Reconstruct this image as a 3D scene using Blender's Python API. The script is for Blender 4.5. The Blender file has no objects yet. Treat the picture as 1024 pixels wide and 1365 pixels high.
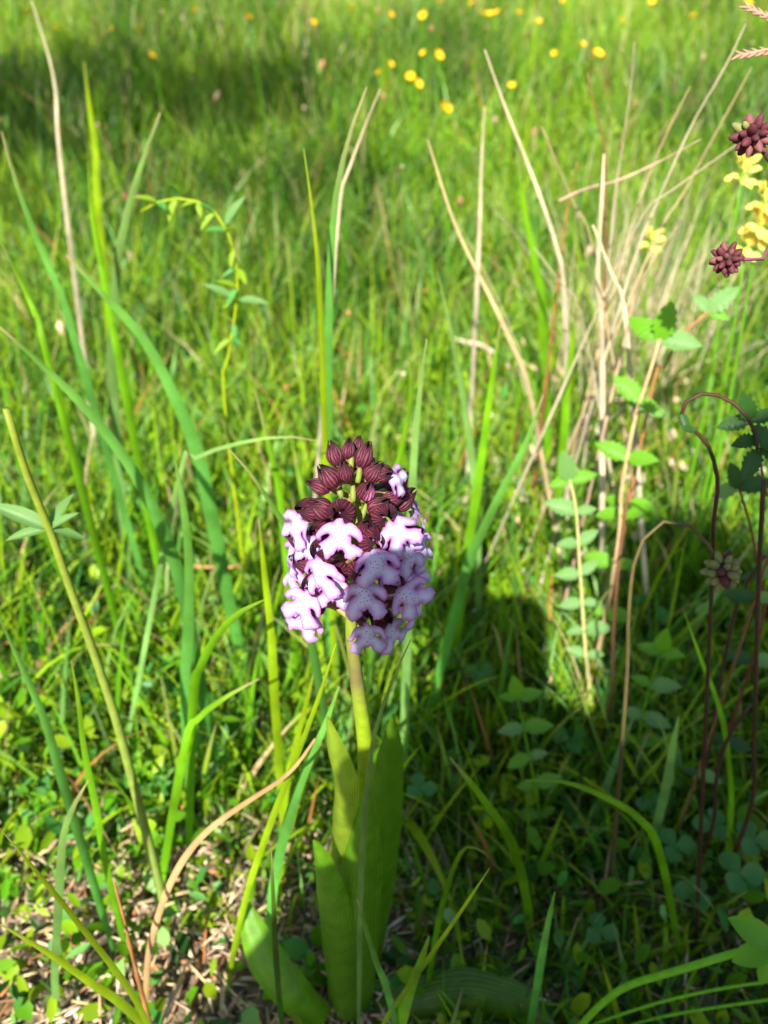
import bpy, math, random
import numpy as np
from mathutils import Vector, Matrix
from mathutils.geometry import delaunay_2d_cdt

rng = np.random.default_rng(7)
random.seed(7)
R = math.radians
S = bpy.context.scene
COL = S.collection

# ------------------------------------------------------------------ camera
FPX = 1150.0                       # focal length in photo pixels (1024 x 1365)
PITCH = R(35)
CAM = np.array([0.0, 0.0, 0.56])
FW = np.array([0, math.cos(PITCH), -math.sin(PITCH)])
UP = np.array([0, math.sin(PITCH), math.cos(PITCH)])
RT = np.array([1.0, 0, 0])
cd = bpy.data.cameras.new('camera')
cd.sensor_fit = 'VERTICAL'
cd.sensor_height = 36
cd.lens = FPX * 36 / 1365
cd.clip_start = 0.004
cd.clip_end = 500
cd.dof.use_dof = True
cd.dof.focus_distance = 0.325
cd.dof.aperture_fstop = 9.2
cam = bpy.data.objects.new('camera', cd)
cam.location = CAM
cam.rotation_euler = (R(90) - PITCH, 0, 0)
COL.objects.link(cam)
S.camera = cam

# ------------------------------------------------------------------ sky, sun, exposure
SUN_EL, SUN_AZ = R(42), R(13)      # light travels forward, 13 degrees to the right
w = bpy.data.worlds.new('World')
S.world = w
w.use_nodes = True
nt = w.node_tree
bg = nt.nodes['Background']
sky = nt.nodes.new('ShaderNodeTexSky')
sky.sky_type = 'NISHITA'
sky.sun_disc = False
sky.sun_elevation = SUN_EL
sky.sun_rotation = SUN_AZ + math.pi
nt.links.new(sky.outputs[0], bg.inputs[0])
bg.inputs[1].default_value = 0.078
sd = bpy.data.lights.new('sun', 'SUN')
sd.energy = 4.8
sd.angle = R(0.55)
sd.color = (1.0, 0.95, 0.86)
sun = bpy.data.objects.new('sun', sd)
LDIR = Vector((math.sin(SUN_AZ) * math.cos(SUN_EL), math.cos(SUN_AZ) * math.cos(SUN_EL), -math.sin(SUN_EL)))
sun.rotation_euler = LDIR.to_track_quat('-Z', 'Y').to_euler()
COL.objects.link(sun)
S.view_settings.view_transform = 'Standard'
S.view_settings.look = 'None'
S.view_settings.gamma = 1
S.view_settings.exposure = 1.5
S.cycles.use_denoising = True
S.cycles.max_bounces = 8
S.cycles.transmission_bounces = 6
S.cycles.diffuse_bounces = 4
S.cycles.sample_clamp_indirect = 6


# ------------------------------------------------------------------ helpers
def ray(u, v):
    return FW + (u - 512) / FPX * RT - (v - 682.5) / FPX * UP


def PY(u, v, Y):
    r = ray(u, v)
    return CAM + r * (Y / r[1])


def PD(u, v, d):
    return CAM + ray(u, v) * d


def depth_of(p):
    return float(np.dot(np.asarray(p) - CAM, FW))


def zg(x, y):
    x = np.asarray(x, float)
    y = np.asarray(y, float)
    s = np.clip(y - 0.85, 0, None)
    rise = np.where(s < 0.5, s * s, s - 0.25) * 0.12
    rise = np.where(y > 7, 0.12 * (5.9 + 2 * np.tanh((y - 7) / 2)), rise)
    b = 0.006 * np.sin(9 * x + 2) * np.sin(7 * y + 1) + 0.004 * np.sin(23 * x + 5 * y) + 0.003 * np.sin(31 * y - 11 * x)
    return rise + b


def link(o, parent=None):
    COL.objects.link(o)
    if parent is not None:
        o.parent = parent
    return o


def tag(o, label=None, cat=None, group=None, kind=None):
    if label:
        o['label'] = label
    if cat:
        o['category'] = cat
    if group:
        o['group'] = group
    if kind:
        o['kind'] = kind
    return o


def empty(name, loc=(0, 0, 0)):
    o = bpy.data.objects.new(name, None)
    o.location = loc
    o.empty_display_size = 0.02
    return link(o)


def build(name, V, F, mat, col=None, uv=None, smooth=True):
    """one mesh datablock from vertices and faces (lists or equal-size array)"""
    me = bpy.data.meshes.new(name)
    V = np.asarray(V, np.float32)
    if isinstance(F, np.ndarray):
        k = F.shape[1]
        me.vertices.add(len(V))
        me.vertices.foreach_set('co', V.ravel())
        me.loops.add(F.size)
        me.loops.foreach_set('vertex_index', F.ravel().astype(np.int32))
        me.polygons.add(len(F))
        me.polygons.foreach_set('loop_start', np.arange(0, F.size, k, dtype=np.int32))
        me.update(calc_edges=True)
    else:
        me.from_pydata(V.tolist(), [], [list(map(int, f)) for f in F])
    if col is not None:
        col = np.asarray(col, np.float32)
        if col.ndim == 1:
            col = np.tile(col, (len(V), 1))
        a = me.color_attributes.new('col', 'FLOAT_COLOR', 'POINT')
        a.data.foreach_set('color', np.concatenate([col, np.ones((len(V), 1), np.float32)], 1).ravel())
    if uv is not None:
        a = me.attributes.new('luv', 'FLOAT_VECTOR', 'POINT')
        uv = np.asarray(uv, np.float32)
        if uv.shape[1] == 2:
            uv = np.concatenate([uv, np.zeros((len(uv), 1), np.float32)], 1)
        a.data.foreach_set('vector', uv.ravel())
    if smooth:
        me.polygons.foreach_set('use_smooth', np.ones(len(me.polygons), bool))
    if mat is not None:
        me.materials.append(mat)
    me.validate()
    return me


def obj(name, me, parent=None):
    return link(bpy.data.objects.new(name, me), parent)


def unit(v):
    v = np.asarray(v, float)
    return v / (np.linalg.norm(v) + 1e-12)


def catmull(P, n):
    P = np.asarray(P, float)
    if len(P) == 2:
        t = np.linspace(0, 1, n)[:, None]
        return P[0] * (1 - t) + P[1] * t
    Q = np.vstack([2 * P[0] - P[1], P, 2 * P[-1] - P[-2]])
    L = np.concatenate([[0], np.cumsum(np.linalg.norm(np.diff(P, axis=0), axis=1))])
    out = []
    for s in np.linspace(0, L[-1], n):
        i = min(max(np.searchsorted(L, s, 'right') - 1, 0), len(P) - 2)
        t = (s - L[i]) / (L[i + 1] - L[i] + 1e-12)
        a, b, c, d = Q[i], Q[i + 1], Q[i + 2], Q[i + 3]
        out.append(0.5 * ((2 * b) + (-a + c) * t + (2 * a - 5 * b + 4 * c - d) * t * t + (-a + 3 * b - 3 * c + d) * t ** 3))
    return np.array(out)


def tangents(P):
    T = np.gradient(P, axis=0)
    return T / (np.linalg.norm(T, axis=1, keepdims=True) + 1e-12)


def tube(P, rad, sides=8):
    P = np.asarray(P, float)
    n = len(P)
    rad = np.broadcast_to(np.asarray(rad, float), (n,))
    T = tangents(P)
    ref = np.array([0.3, 1, 0.2]) if abs(T[0][1]) < 0.8 else np.array([1, 0.1, 0.2])
    V = []
    for i in range(n):
        a = unit(np.cross(T[i], ref))
        b = np.cross(T[i], a)
        ref = -b if False else ref
        for k in range(sides):
            th = 2 * math.pi * k / sides
            V.append(P[i] + rad[i] * (math.cos(th) * a + math.sin(th) * b))
    F = []
    for i in range(n - 1):
        for k in range(sides):
            k2 = (k + 1) % sides
            F.append((i * sides + k, i * sides + k2, (i + 1) * sides + k2, (i + 1) * sides + k))
    F.append(tuple(range(sides))[::-1])
    F.append(tuple((n - 1) * sides + k for k in range(sides)))
    return np.array(V), F


def ribbon(P, width, side, fold=0.25, across=3, cup=None):
    """blade along P; side: (n,3) or (3,) sideways direction; fold = depth of the gutter relative to half width"""
    P = np.asarray(P, float)
    n = len(P)
    T = tangents(P)
    side = np.broadcast_to(np.asarray(side, float), (n, 3))
    V, UV = [], []
    for i in range(n):
        s = side[i] - T[i] * np.dot(side[i], T[i])
        s = unit(s)
        nn = np.cross(s, T[i])
        for k in range(across):
            q = -1 + 2 * k / (across - 1)
            f = fold if np.isscalar(fold) else fold[i]
            V.append(P[i] + s * q * width[i] * 0.5 + nn * (q * q) * f * width[i] * 0.5)
            UV.append((q, i / (n - 1)))
    F = []
    for i in range(n - 1):
        for k in range(across - 1):
            a = i * across + k
            F.append((a, a + 1, a + across + 1, a + across))
    return np.array(V), F, np.array(UV)


def join(parts):
    V, F, o = [], [], 0
    for v, f in parts:
        V.append(np.asarray(v, float))
        F += [tuple(i + o for i in ff) for ff in f]
        o += len(v)
    return np.vstack(V), F


# ------------------------------------------------------------------ materials
def newmat(name):
    m = bpy.data.materials.new(name)
    m.use_nodes = True
    n = m.node_tree.nodes
    return m, m.node_tree, n['Principled BSDF'], n['Material Output']


def leaf_material(name, translucent=0.4, rough=0.42, vein=0.0, noise=0.25, gain=(1.35, 1.25, 0.6), scale=90.0, spec=0.2):
    m, t, p, out = newmat(name)
    N = t.nodes
    at = N.new('ShaderNodeAttribute')
    at.attribute_name = 'col'
    tc = N.new('ShaderNodeTexCoord')
    nz = N.new('ShaderNodeTexNoise')
    nz.inputs['Scale'].default_value = scale
    nz.inputs['Detail'].default_value = 3
    t.links.new(tc.outputs['Object'], nz.inputs['Vector'])
    mr = N.new('ShaderNodeMapRange')
    mr.inputs['To Min'].default_value = 1 - noise
    mr.inputs['To Max'].default_value = 1 + noise
    t.links.new(nz.outputs['Fac'], mr.inputs['Value'])
    mul = N.new('ShaderNodeMixRGB')
    mul.blend_type = 'MULTIPLY'
    mul.inputs[0].default_value = 1
    t.links.new(at.outputs['Color'], mul.inputs[1])
    t.links.new(mr.outputs[0], mul.inputs[2])
    src = mul.outputs[0]
    if vein > 0:
        ua = N.new('ShaderNodeAttribute')
        ua.attribute_name = 'luv'
        wv = N.new('ShaderNodeTexWave')
        wv.bands_direction = 'X'
        wv.inputs['Scale'].default_value = 2.4
        wv.inputs['Distortion'].default_value = 0.6
        t.links.new(ua.outputs['Vector'], wv.inputs['Vector'])
        m2 = N.new('ShaderNodeMapRange')
        m2.inputs['To Min'].default_value = 1 - vein
        m2.inputs['To Max'].default_value = 1 + vein
        t.links.new(wv.outputs['Fac'], m2.inputs['Value'])
        mm = N.new('ShaderNodeMixRGB')
        mm.blend_type = 'MULTIPLY'
        mm.inputs[0].default_value = 1
        t.links.new(src, mm.inputs[1])
        t.links.new(m2.outputs[0], mm.inputs[2])
        src = mm.outputs[0]
        bp = N.new('ShaderNodeBump')
        bp.inputs['Strength'].default_value = 0.35
        bp.inputs['Distance'].default_value = 0.0006
        t.links.new(wv.outputs['Fac'], bp.inputs['Height'])
        t.links.new(bp.outputs[0], p.inputs['Normal'])
    t.links.new(src, p.inputs['Base Color'])
    p.inputs['Roughness'].default_value = rough
    p.inputs['Specular IOR Level'].default_value = spec
    if translucent > 0:
        g = N.new('ShaderNodeMixRGB')
        g.blend_type = 'MULTIPLY'
        g.inputs[0].default_value = 1
        g.inputs[2].default_value = (*gain, 1)
        t.links.new(src, g.inputs[1])
        tr = N.new('ShaderNodeBsdfTranslucent')
        t.links.new(g.outputs[0], tr.inputs[0])
        mx = N.new('ShaderNodeMixShader')
        mx.inputs[0].default_value = translucent
        t.links.new(p.outputs[0], mx.inputs[1])
        t.links.new(tr.outputs[0], mx.inputs[2])
        t.links.new(mx.outputs[0], out.inputs[0])
    return m


M_GRASS = leaf_material('grass_blade_surface', 0.42, 0.40)
M_BLADE = leaf_material('ribbed_blade_surface', 0.40, 0.34, vein=0.16, noise=0.35, scale=60)
M_LEAF = leaf_material('leaf_surface', 0.38, 0.42, vein=0.12, noise=0.35, spec=0.45)
M_STRAW = leaf_material('dry_straw_surface', 0.12, 0.55, noise=0.35, gain=(1, 1, 1))
M_STEM = leaf_material('stem_surface', 0.0, 0.55, noise=0.35, scale=220)
M_PETAL = leaf_material('yellow_petal_surface', 0.3, 0.35, noise=0.08, gain=(1.1, 1.0, 0.6))
M_LITTER = leaf_material('litter_surface', 0.0, 0.7, noise=0.4)


def soil_material():
    m, t, p, out = newmat('soil_surface')
    N = t.nodes
    tc = N.new('ShaderNodeTexCoord')
    n1 = N.new('ShaderNodeTexNoise')
    n1.inputs['Scale'].default_value = 14
    n1.inputs['Detail'].default_value = 8
    n2 = N.new('ShaderNodeTexNoise')
    n2.inputs['Scale'].default_value = 160
    n2.inputs['Detail'].default_value = 5
    for n in (n1, n2):
        t.links.new(tc.outputs['Object'], n.inputs['Vector'])
    r = N.new('ShaderNodeValToRGB')
    e = r.color_ramp.elements
    e[0].position = 0.35
    e[0].color = (0.05, 0.04, 0.024, 1)
    e[1].position = 0.7
    e[1].color = (0.24, 0.18, 0.11, 1)
    t.links.new(n2.outputs['Fac'], r.inputs[0])
    # beyond the near turf the sheet takes the colour of grass
    sp = N.new('ShaderNodeSeparateXYZ')
    t.links.new(tc.outputs['Object'], sp.inputs[0])
    mr = N.new('ShaderNodeMapRange')
    mr.inputs['From Min'].default_value = 2.0
    mr.inputs['From Max'].default_value = 5.0
    t.links.new(sp.outputs['Y'], mr.inputs['Value'])
    r2 = N.new('ShaderNodeValToRGB')
    e = r2.color_ramp.elements
    e[0].color = (0.06, 0.11, 0.02, 1)
    e[1].color = (0.17, 0.20, 0.05, 1)
    t.links.new(n1.outputs['Fac'], r2.inputs[0])
    mx = N.new('ShaderNodeMixRGB')
    t.links.new(mr.outputs[0], mx.inputs[0])
    t.links.new(r.outputs[0], mx.inputs[1])
    t.links.new(r2.outputs[0], mx.inputs[2])
    t.links.new(mx.outputs[0], p.inputs['Base Color'])
    p.inputs['Roughness'].default_value = 0.95
    b = N.new('ShaderNodeBump')
    b.inputs['Strength'].default_value = 0.8
    b.inputs['Distance'].default_value = 0.006
    t.links.new(n2.outputs['Fac'], b.inputs['Height'])
    t.links.new(b.outputs[0], p.inputs['Normal'])
    return m


def hood_material(name, light=1.0):
    """maroon sepals with darker net and pale streaked veins"""
    m, t, p, out = newmat(name)
    N = t.nodes
    ua = N.new('ShaderNodeAttribute')
    ua.attribute_name = 'luv'
    wv = N.new('ShaderNodeTexWave')
    wv.bands_direction = 'X'
    wv.inputs['Scale'].default_value = 0.55
    wv.inputs['Distortion'].default_value = 5.0
    wv.inputs['Detail'].default_value = 2.5
    wv.inputs['Detail Scale'].default_value = 2.0
    t.links.new(ua.outputs['Vector'], wv.inputs['Vector'])
    nz = N.new('ShaderNodeTexNoise')
    nz.inputs['Scale'].default_value = 5.5
    nz.inputs['Detail'].default_value = 4
    t.links.new(ua.outputs['Vector'], nz.inputs['Vector'])
    r = N.new('ShaderNodeValToRGB')
    e = r.color_ramp.elements
    e[0].position = 0.0
    e[0].color = (0.045 * light, 0.006 * light, 0.015 * light, 1)
    e[1].position = 1.0
    e[1].color = (0.155 * light, 0.036 * light, 0.052 * light, 1)
    x = r.color_ramp.elements.new(0.72)
    x.color = (0.085 * light, 0.012 * light, 0.027 * light, 1)
    t.links.new(wv.outputs['Fac'], r.inputs[0])
    mr = N.new('ShaderNodeMapRange')
    mr.inputs['From Min'].default_value = 0.3
    mr.inputs['From Max'].default_value = 0.7
    mr.inputs['To Min'].default_value = 0.5
    mr.inputs['To Max'].default_value = 1.35
    t.links.new(nz.outputs['Fac'], mr.inputs['Value'])
    mul = N.new('ShaderNodeMixRGB')
    mul.blend_type = 'MULTIPLY'
    mul.inputs[0].default_value = 1
    t.links.new(r.outputs[0], mul.inputs[1])
    t.links.new(mr.outputs[0], mul.inputs[2])
    at = N.new('ShaderNodeAttribute')
    at.attribute_name = 'col'
    mul2 = N.new('ShaderNodeMixRGB')
    mul2.blend_type = 'MULTIPLY'
    mul2.inputs[0].default_value = 1
    t.links.new(mul.outputs[0], mul2.inputs[1])
    t.links.new(at.outputs['Color'], mul2.inputs[2])
    t.links.new(mul2.outputs[0], p.inputs['Base Color'])
    p.inputs['Roughness'].default_value = 0.55
    p.inputs['Specular IOR Level'].default_value = 0.25
    b = N.new('ShaderNodeBump')
    b.inputs['Strength'].default_value = 0.9
    b.inputs['Distance'].default_value = 0.0004
    t.links.new(wv.outputs['Fac'], b.inputs['Height'])
    t.links.new(b.outputs[0], p.inputs['Normal'])
    return m


def lip_material():
    m, t, p, out = newmat('orchid_lip_surface')
    N = t.nodes
    at = N.new('ShaderNodeAttribute')
    at.attribute_name = 'col'
    ua = N.new('ShaderNodeAttribute')
    ua.attribute_name = 'luv'
    vo = N.new('ShaderNodeTexVoronoi')
    vo.voronoi_dimensions = '2D'
    vo.inputs['Scale'].default_value = 7.0
    vo.inputs['Randomness'].default_value = 0.9
    oi = N.new('ShaderNodeObjectInfo')
    va = N.new('ShaderNodeVectorMath')
    va.operation = 'MULTIPLY_ADD'
    va.inputs[1].default_value = (1, 1, 0)
    sc = N.new('ShaderNodeVectorMath')
    sc.operation = 'SCALE'
    sc.inputs[0].default_value = (7, 3, 0)
    t.links.new(oi.outputs['Random'], sc.inputs['Scale'])
    t.links.new(ua.outputs['Vector'], va.inputs[0])
    t.links.new(sc.outputs[0], va.inputs[2])
    t.links.new(va.outputs[0], vo.inputs['Vector'])
    lt = N.new('ShaderNodeMapRange')
    lt.inputs['From Min'].default_value = 0.10
    lt.inputs['From Max'].default_value = 0.21
    lt.inputs['To Min'].default_value = 1
    lt.inputs['To Max'].default_value = 0
    t.links.new(vo.outputs['Distance'], lt.inputs['Value'])
    # spots only on the middle of the lip: z of luv holds the mask
    sp = N.new('ShaderNodeSeparateXYZ')
    t.links.new(ua.outputs['Vector'], sp.inputs[0])
    ml = N.new('ShaderNodeMath')
    ml.operation = 'MULTIPLY'
    t.links.new(lt.outputs[0], ml.inputs[0])
    t.links.new(sp.outputs['Z'], ml.inputs[1])
    mx = N.new('ShaderNodeMixRGB')
    mx.inputs[2].default_value = (0.24, 0.06, 0.20, 1)
    t.links.new(ml.outputs[0], mx.inputs[0])
    t.links.new(at.outputs['Color'], mx.inputs[1])
    t.links.new(mx.outputs[0], p.inputs['Base Color'])
    p.inputs['Roughness'].default_value = 0.5
    p.inputs['Specular IOR Level'].default_value = 0.3
    tr = N.new('ShaderNodeBsdfTranslucent')
    t.links.new(mx.outputs[0], tr.inputs[0])
    ms = N.new('ShaderNodeMixShader')
    ms.inputs[0].default_value = 0.28
    t.links.new(p.outputs[0], ms.inputs[1])
    t.links.new(tr.outputs[0], ms.inputs[2])
    t.links.new(ms.outputs[0], out.inputs[0])
    return m


def plain_material(name, c, rough=0.7, noise=0.2, scale=40, spec=0.4):
    m, t, p, out = newmat(name)
    N = t.nodes
    tc = N.new('ShaderNodeTexCoord')
    n = N.new('ShaderNodeTexNoise')
    n.inputs['Scale'].default_value = scale
    n.inputs['Detail'].default_value = 4
    t.links.new(tc.outputs['Object'], n.inputs['Vector'])
    r = N.new('ShaderNodeValToRGB')
    r.color_ramp.elements[0].color = (*[q * (1 - noise) for q in c], 1)
    r.color_ramp.elements[1].color = (*[min(1, q * (1 + noise)) for q in c], 1)
    t.links.new(n.outputs['Fac'], r.inputs[0])
    t.links.new(r.outputs[0], p.inputs['Base Color'])
    p.inputs['Roughness'].default_value = rough
    p.inputs['Specular IOR Level'].default_value = spec
    return m


M_SOIL = soil_material()
M_HOOD = hood_material('orchid_hood_surface')
M_LIP = lip_material()

# linear colours
GREEN = np.array([0.090, 0.245, 0.007])
YGREEN = np.array([0.215, 0.350, 0.009])
BGREEN = np.array([0.065, 0.225, 0.038])
PALE = np.array([0.190, 0.390, 0.100])
DKGREEN = np.array([0.018, 0.066, 0.008])
STRAW = np.array([0.47, 0.36, 0.19])
PINKSTRAW = np.array([0.46, 0.31, 0.21])
WHITESTRAW = np.array([0.56, 0.48, 0.32])
RUST = np.array([0.36, 0.16, 0.055])
BROWN = np.array([0.15, 0.075, 0.035])
REDBROWN = np.array([0.13, 0.035, 0.022])
YELLOW = np.array([0.85, 0.52, 0.010])
LEMON = np.array([0.72, 0.64, 0.14])

# ------------------------------------------------------------------ ground
def make_ground():
    xs = np.unique(np.concatenate([np.linspace(-3, 3, 90), np.linspace(-60, -3, 20), np.linspace(3, 60, 20)]))
    ys = np.unique(np.concatenate([np.linspace(-1.6, 4, 90), np.linspace(-40, -1.6, 14), np.linspace(4, 10, 30), np.linspace(10, 90, 20)]))
    X, Y = np.meshgrid(xs, ys)
    V = np.stack([X.ravel(), Y.ravel(), zg(X, Y).ravel()], 1)
    nx = len(xs)
    I = np.arange((len(ys) - 1) * nx).reshape(-1, nx)[:, :-1].ravel()
    F = np.stack([I, I + 1, I + nx + 1, I + nx], 1)
    o = obj('ground', build('ground', V, F, M_SOIL))
    tag(o, 'dark soil of the meadow rising gently away', kind='structure')


make_ground()


# ------------------------------------------------------------------ mass of meadow grass
def blades(pos, length, width, lean_dir, lean, bend, face, col, K=5, tipcol=None):
    """vectorised grass blades -> V, F, C (two vertices across, pointed)"""
    n = len(pos)
    t = np.linspace(0, 1, K + 1)[None, :]
    L = length[:, None]
    ang = lean[:, None] + bend[:, None] * t
    seg = L / K
    dx = np.sin(ang) * seg
    dz = np.cos(ang) * seg
    hx = np.concatenate([np.zeros((n, 1)), np.cumsum(dx[:, :-1], 1)], 1)
    hz = np.concatenate([np.zeros((n, 1)), np.cumsum(dz[:, :-1], 1)], 1)
    px = pos[:, 0:1] + hx * np.cos(lean_dir)[:, None]
    py = pos[:, 1:2] + hx * np.sin(lean_dir)[:, None]
    pz = pos[:, 2:3] + hz
    wprof = np.clip(np.minimum(0.55 + 1.6 * t, 1.0) * (1 - t ** 2.4), 0.03, 1)
    wd = width[:, None] * wprof * 0.5
    tw = face[:, None] + 0.8 * t * np.sin(face * 7)[:, None]
    sx, sy = np.cos(tw) * wd, np.sin(tw) * wd
    V = np.empty((n, K + 1, 2, 3), np.float32)
    V[:, :, 0, 0] = px - sx
    V[:, :, 1, 0] = px + sx
    V[:, :, 0, 1] = py - sy
    V[:, :, 1, 1] = py + sy
    V[:, :, 0, 2] = pz
    V[:, :, 1, 2] = pz
    b = (np.arange(n) * (K + 1) * 2)[:, None] + (np.arange(K) * 2)[None, :]
    F = np.stack([b, b + 1, b + 3, b + 2], -1).reshape(-1, 4)
    C = np.repeat(col[:, None, :], K + 1, 1)
    if tipcol is not None:
        k = (t[0] ** 3)[None, :, None]
        C = C * (1 - k) + tipcol[:, None, :] * k
    C = np.repeat(C[:, :, None, :], 2, 2).reshape(-1, 3)
    return V.reshape(-1, 3), F, C


def pick_colours(n, table):
    wts = np.array([a for a, _ in table], float)
    idx = rng.choice(len(table), n, p=wts / wts.sum())
    C = np.array([c for _, c in table])[idx]
    C = C * rng.uniform(0.7, 1.3, (n, 1)) * rng.uniform(0.92, 1.08, (n, 3))
    return C, idx


def wedge(n, y0, y1, margin=0.12, power=1.0):
    """random ground points inside the view wedge"""
    y = y0 + (y1 - y0) * rng.random(n) ** power
    half = 0.445 * (0.82 * y + 0.32) + margin
    x = rng.uniform(-1, 1, n) * half
    return x, y


ORX, ORY = -0.020, 0.263          # foot of the orchid


def grass_mass(name, label, n, y0, y1, lmin, lmax, wmin, wmax, table, keep=None, K=5, power=1.0, leanmax=0.35, bendmax=0.9, clump=0.0):
    x, y = wedge(n, y0, y1, power=power, margin=0.15)
    if clump > 0:
        cx, cy = wedge(max(8, int(n / 26)), y0, y1, power=power, margin=0.15)
        j = rng.integers(0, len(cx), n)
        m = rng.random(n) < clump
        x = np.where(m, cx[j] + rng.normal(0, 0.011, n) * (1 + y), x)
        y = np.where(m, cy[j] + rng.normal(0, 0.011, n) * (1 + y), y)
    if keep is not None:
        k = rng.random(n) < keep(x, y)
        x, y = x[k], y[k]
    n = len(x)
    L = rng.uniform(lmin, lmax, n) * rng.uniform(0.7, 1.0, n)
    near = np.clip((y - 0.16) / 0.32, 0.22, 1.0)
    near = np.where(x > 0.03, np.maximum(near, 0.55), near)
    L = L * near
    # nothing may rise between lens and flower head
    d = np.abs(x - ORX * y / ORY)
    inlane = (y < ORY + 0.03) & (d < 0.10)
    L = np.where(inlane, np.minimum(L, 0.10), L)
    W = rng.uniform(wmin, wmax, n)
    C, idx = pick_colours(n, table)
    # patches where one kind of grass or herb prevails
    pt = np.sin(5.1 * x + 1.3 * y + 0.7) * np.sin(3.7 * y - 2.2 * x + 2.0) + 0.6 * np.sin(11 * x - 6 * y) * np.sin(8.3 * y + 4 * x + 1)
    far = np.clip((y - 0.5) / 0.7, 0.25, 1)
    kd = (np.clip(pt, 0, 1) * 0.6 * far)[:, None]
    ky = (np.clip(-pt, 0, 1) * 0.45 * far)[:, None]
    C = C * (1 - kd) + DKGREEN * 1.2 * kd
    C = C * (1 - ky) + (YGREEN * 1.05 + STRAW * 0.08) * ky
    L = L * (1 + 0.25 * np.clip(pt, -1, 1) * far)
    dry = (rng.random(n) < 0.12)[:, None]
    tip = np.where(dry, STRAW * 0.7, C * 0.8 + np.array([0.22, 0.30, 0.03]) * 0.2)
    pos = np.stack([x, y, zg(x, y) - 0.004], 1)
    V, F, CC = blades(pos, L, W, rng.uniform(0, 2 * math.pi, n), np.abs(rng.normal(0, leanmax, n)), np.abs(rng.normal(0, bendmax, n)) + np.where(rng.random(n) < 0.1, 1.3, 0),
                      rng.uniform(-0.9, 0.9, n), C, K, tip)
    o = obj(name, build(name, V, F, M_GRASS, CC))
    tag(o, label, 'grass', kind='stuff')
    return o


def sparse_front_left(x, y):
    k = np.ones_like(x)
    litter = (x < 0.02) & (y < 0.40)
    k = np.where(litter, np.clip((y - 0.27) / 0.13, 0.10, 1) ** 1.2, k)
    k = np.where(np.hypot(x - ORX, y - ORY) < 0.025, 0.0, k)
    return k


TAB_NEAR = [(4.5, GREEN), (4.6, YGREEN), (2.2, BGREEN), (2.6, DKGREEN), (0.9, PALE), (0.7, STRAW), (0.3, RUST)]
TAB_MID = [(4.5, GREEN), (4, YGREEN), (1.6, BGREEN), (2.8, DKGREEN), (0.6, PALE), (0.6, STRAW), (0.2, RUST)]
TAB_FAR = [(4, GREEN), (4, YGREEN), (1.5, BGREEN), (2, DKGREEN), (1.4, STRAW)]
TAB_DRY = [(3, YGREEN), (3, YGREEN * 0.7 + STRAW * 0.3), (1, GREEN), (1.6, STRAW)]
grass_mass('short_grass', 'short dense green grass covering the near meadow floor', 29000, 0.16, 1.2, 0.03, 0.115, 0.0016, 0.0046,
           TAB_NEAR, sparse_front_left, K=5, power=0.8, leanmax=0.6, bendmax=1.3)
grass_mass('meadow_grass', 'taller green meadow grass behind the orchid', 11000, 0.30, 1.5, 0.09, 0.23, 0.0016, 0.0052,
           TAB_NEAR, sparse_front_left, K=7, power=0.8, leanmax=0.36, bendmax=0.9, clump=0.6)
grass_mass('distant_grass', 'blurred green grass of the meadow farther away', 32000, 1.1, 3.2, 0.06, 0.24, 0.0024, 0.0062,
           TAB_MID, None, K=5, power=0.75, leanmax=0.42, bendmax=1.0, clump=0.5)
grass_mass('yellowing_grass', 'yellowish sunlit grass at the far upper edge of the meadow', 15000, 2.45, 7.5, 0.08, 0.20, 0.004, 0.009,
           TAB_DRY, None, K=4, power=0.9, leanmax=0.35, bendmax=0.8)
grass_mass('broad_grass', 'broad sunlit grass leaves leaning every way among the meadow grass', 2300, 0.36, 1.9, 0.08, 0.20, 0.0045, 0.0092,
           [(3, GREEN * 1.2), (3, YGREEN * 1.1), (2, PALE), (2, BGREEN * 1.2), (2.5, DKGREEN)], sparse_front_left, K=7, power=0.85, leanmax=0.55, bendmax=1.1)
grass_mass('shaded_grass', 'lush grass in the shade at the lower right', 6000, 0.17, 0.75, 0.05, 0.15, 0.0018, 0.0048,
           TAB_MID[:4], lambda x, y: (x > 0.015) & (np.hypot(x - ORX, y - ORY) > 0.04), K=6, power=0.9, leanmax=0.45, bendmax=1.1)


# ------------------------------------------------------------------ scattered small stuff
def scatter(name, tv, tf, locs, mats, cols, mat):
    tv = np.asarray(tv, float)
    n, k = len(locs), len(tv)
    V = np.einsum('nij,kj->nki', mats, tv) + locs[:, None, :]
    F = (np.asarray(tf)[None] + (np.arange(n) * k)[:, None, None]).reshape(-1, len(tf[0]))
    C = np.repeat(cols, k, 0)
    return obj(name, build(name, V.reshape(-1, 3), F, mat, C))


def rots(yaw, pitch, roll):
    n = len(yaw)
    cy, sy, cp, sp, cr, sr = np.cos(yaw), np.sin(yaw), np.cos(pitch), np.sin(pitch), np.cos(roll), np.sin(roll)
    z = np.zeros(n)
    o = np.ones(n)
    A = np.stack([np.stack([cy, -sy, z], -1), np.stack([sy, cy, z], -1), np.stack([z, z, o], -1)], 1)
    B = np.stack([np.stack([cp, z, sp], -1), np.stack([z, o, z], -1), np.stack([-sp, z, cp], -1)], 1)
    D = np.stack([np.stack([o, z, z], -1), np.stack([z, cr, -sr], -1), np.stack([z, sr, cr], -1)], 1)
    return A @ B @ D


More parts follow.
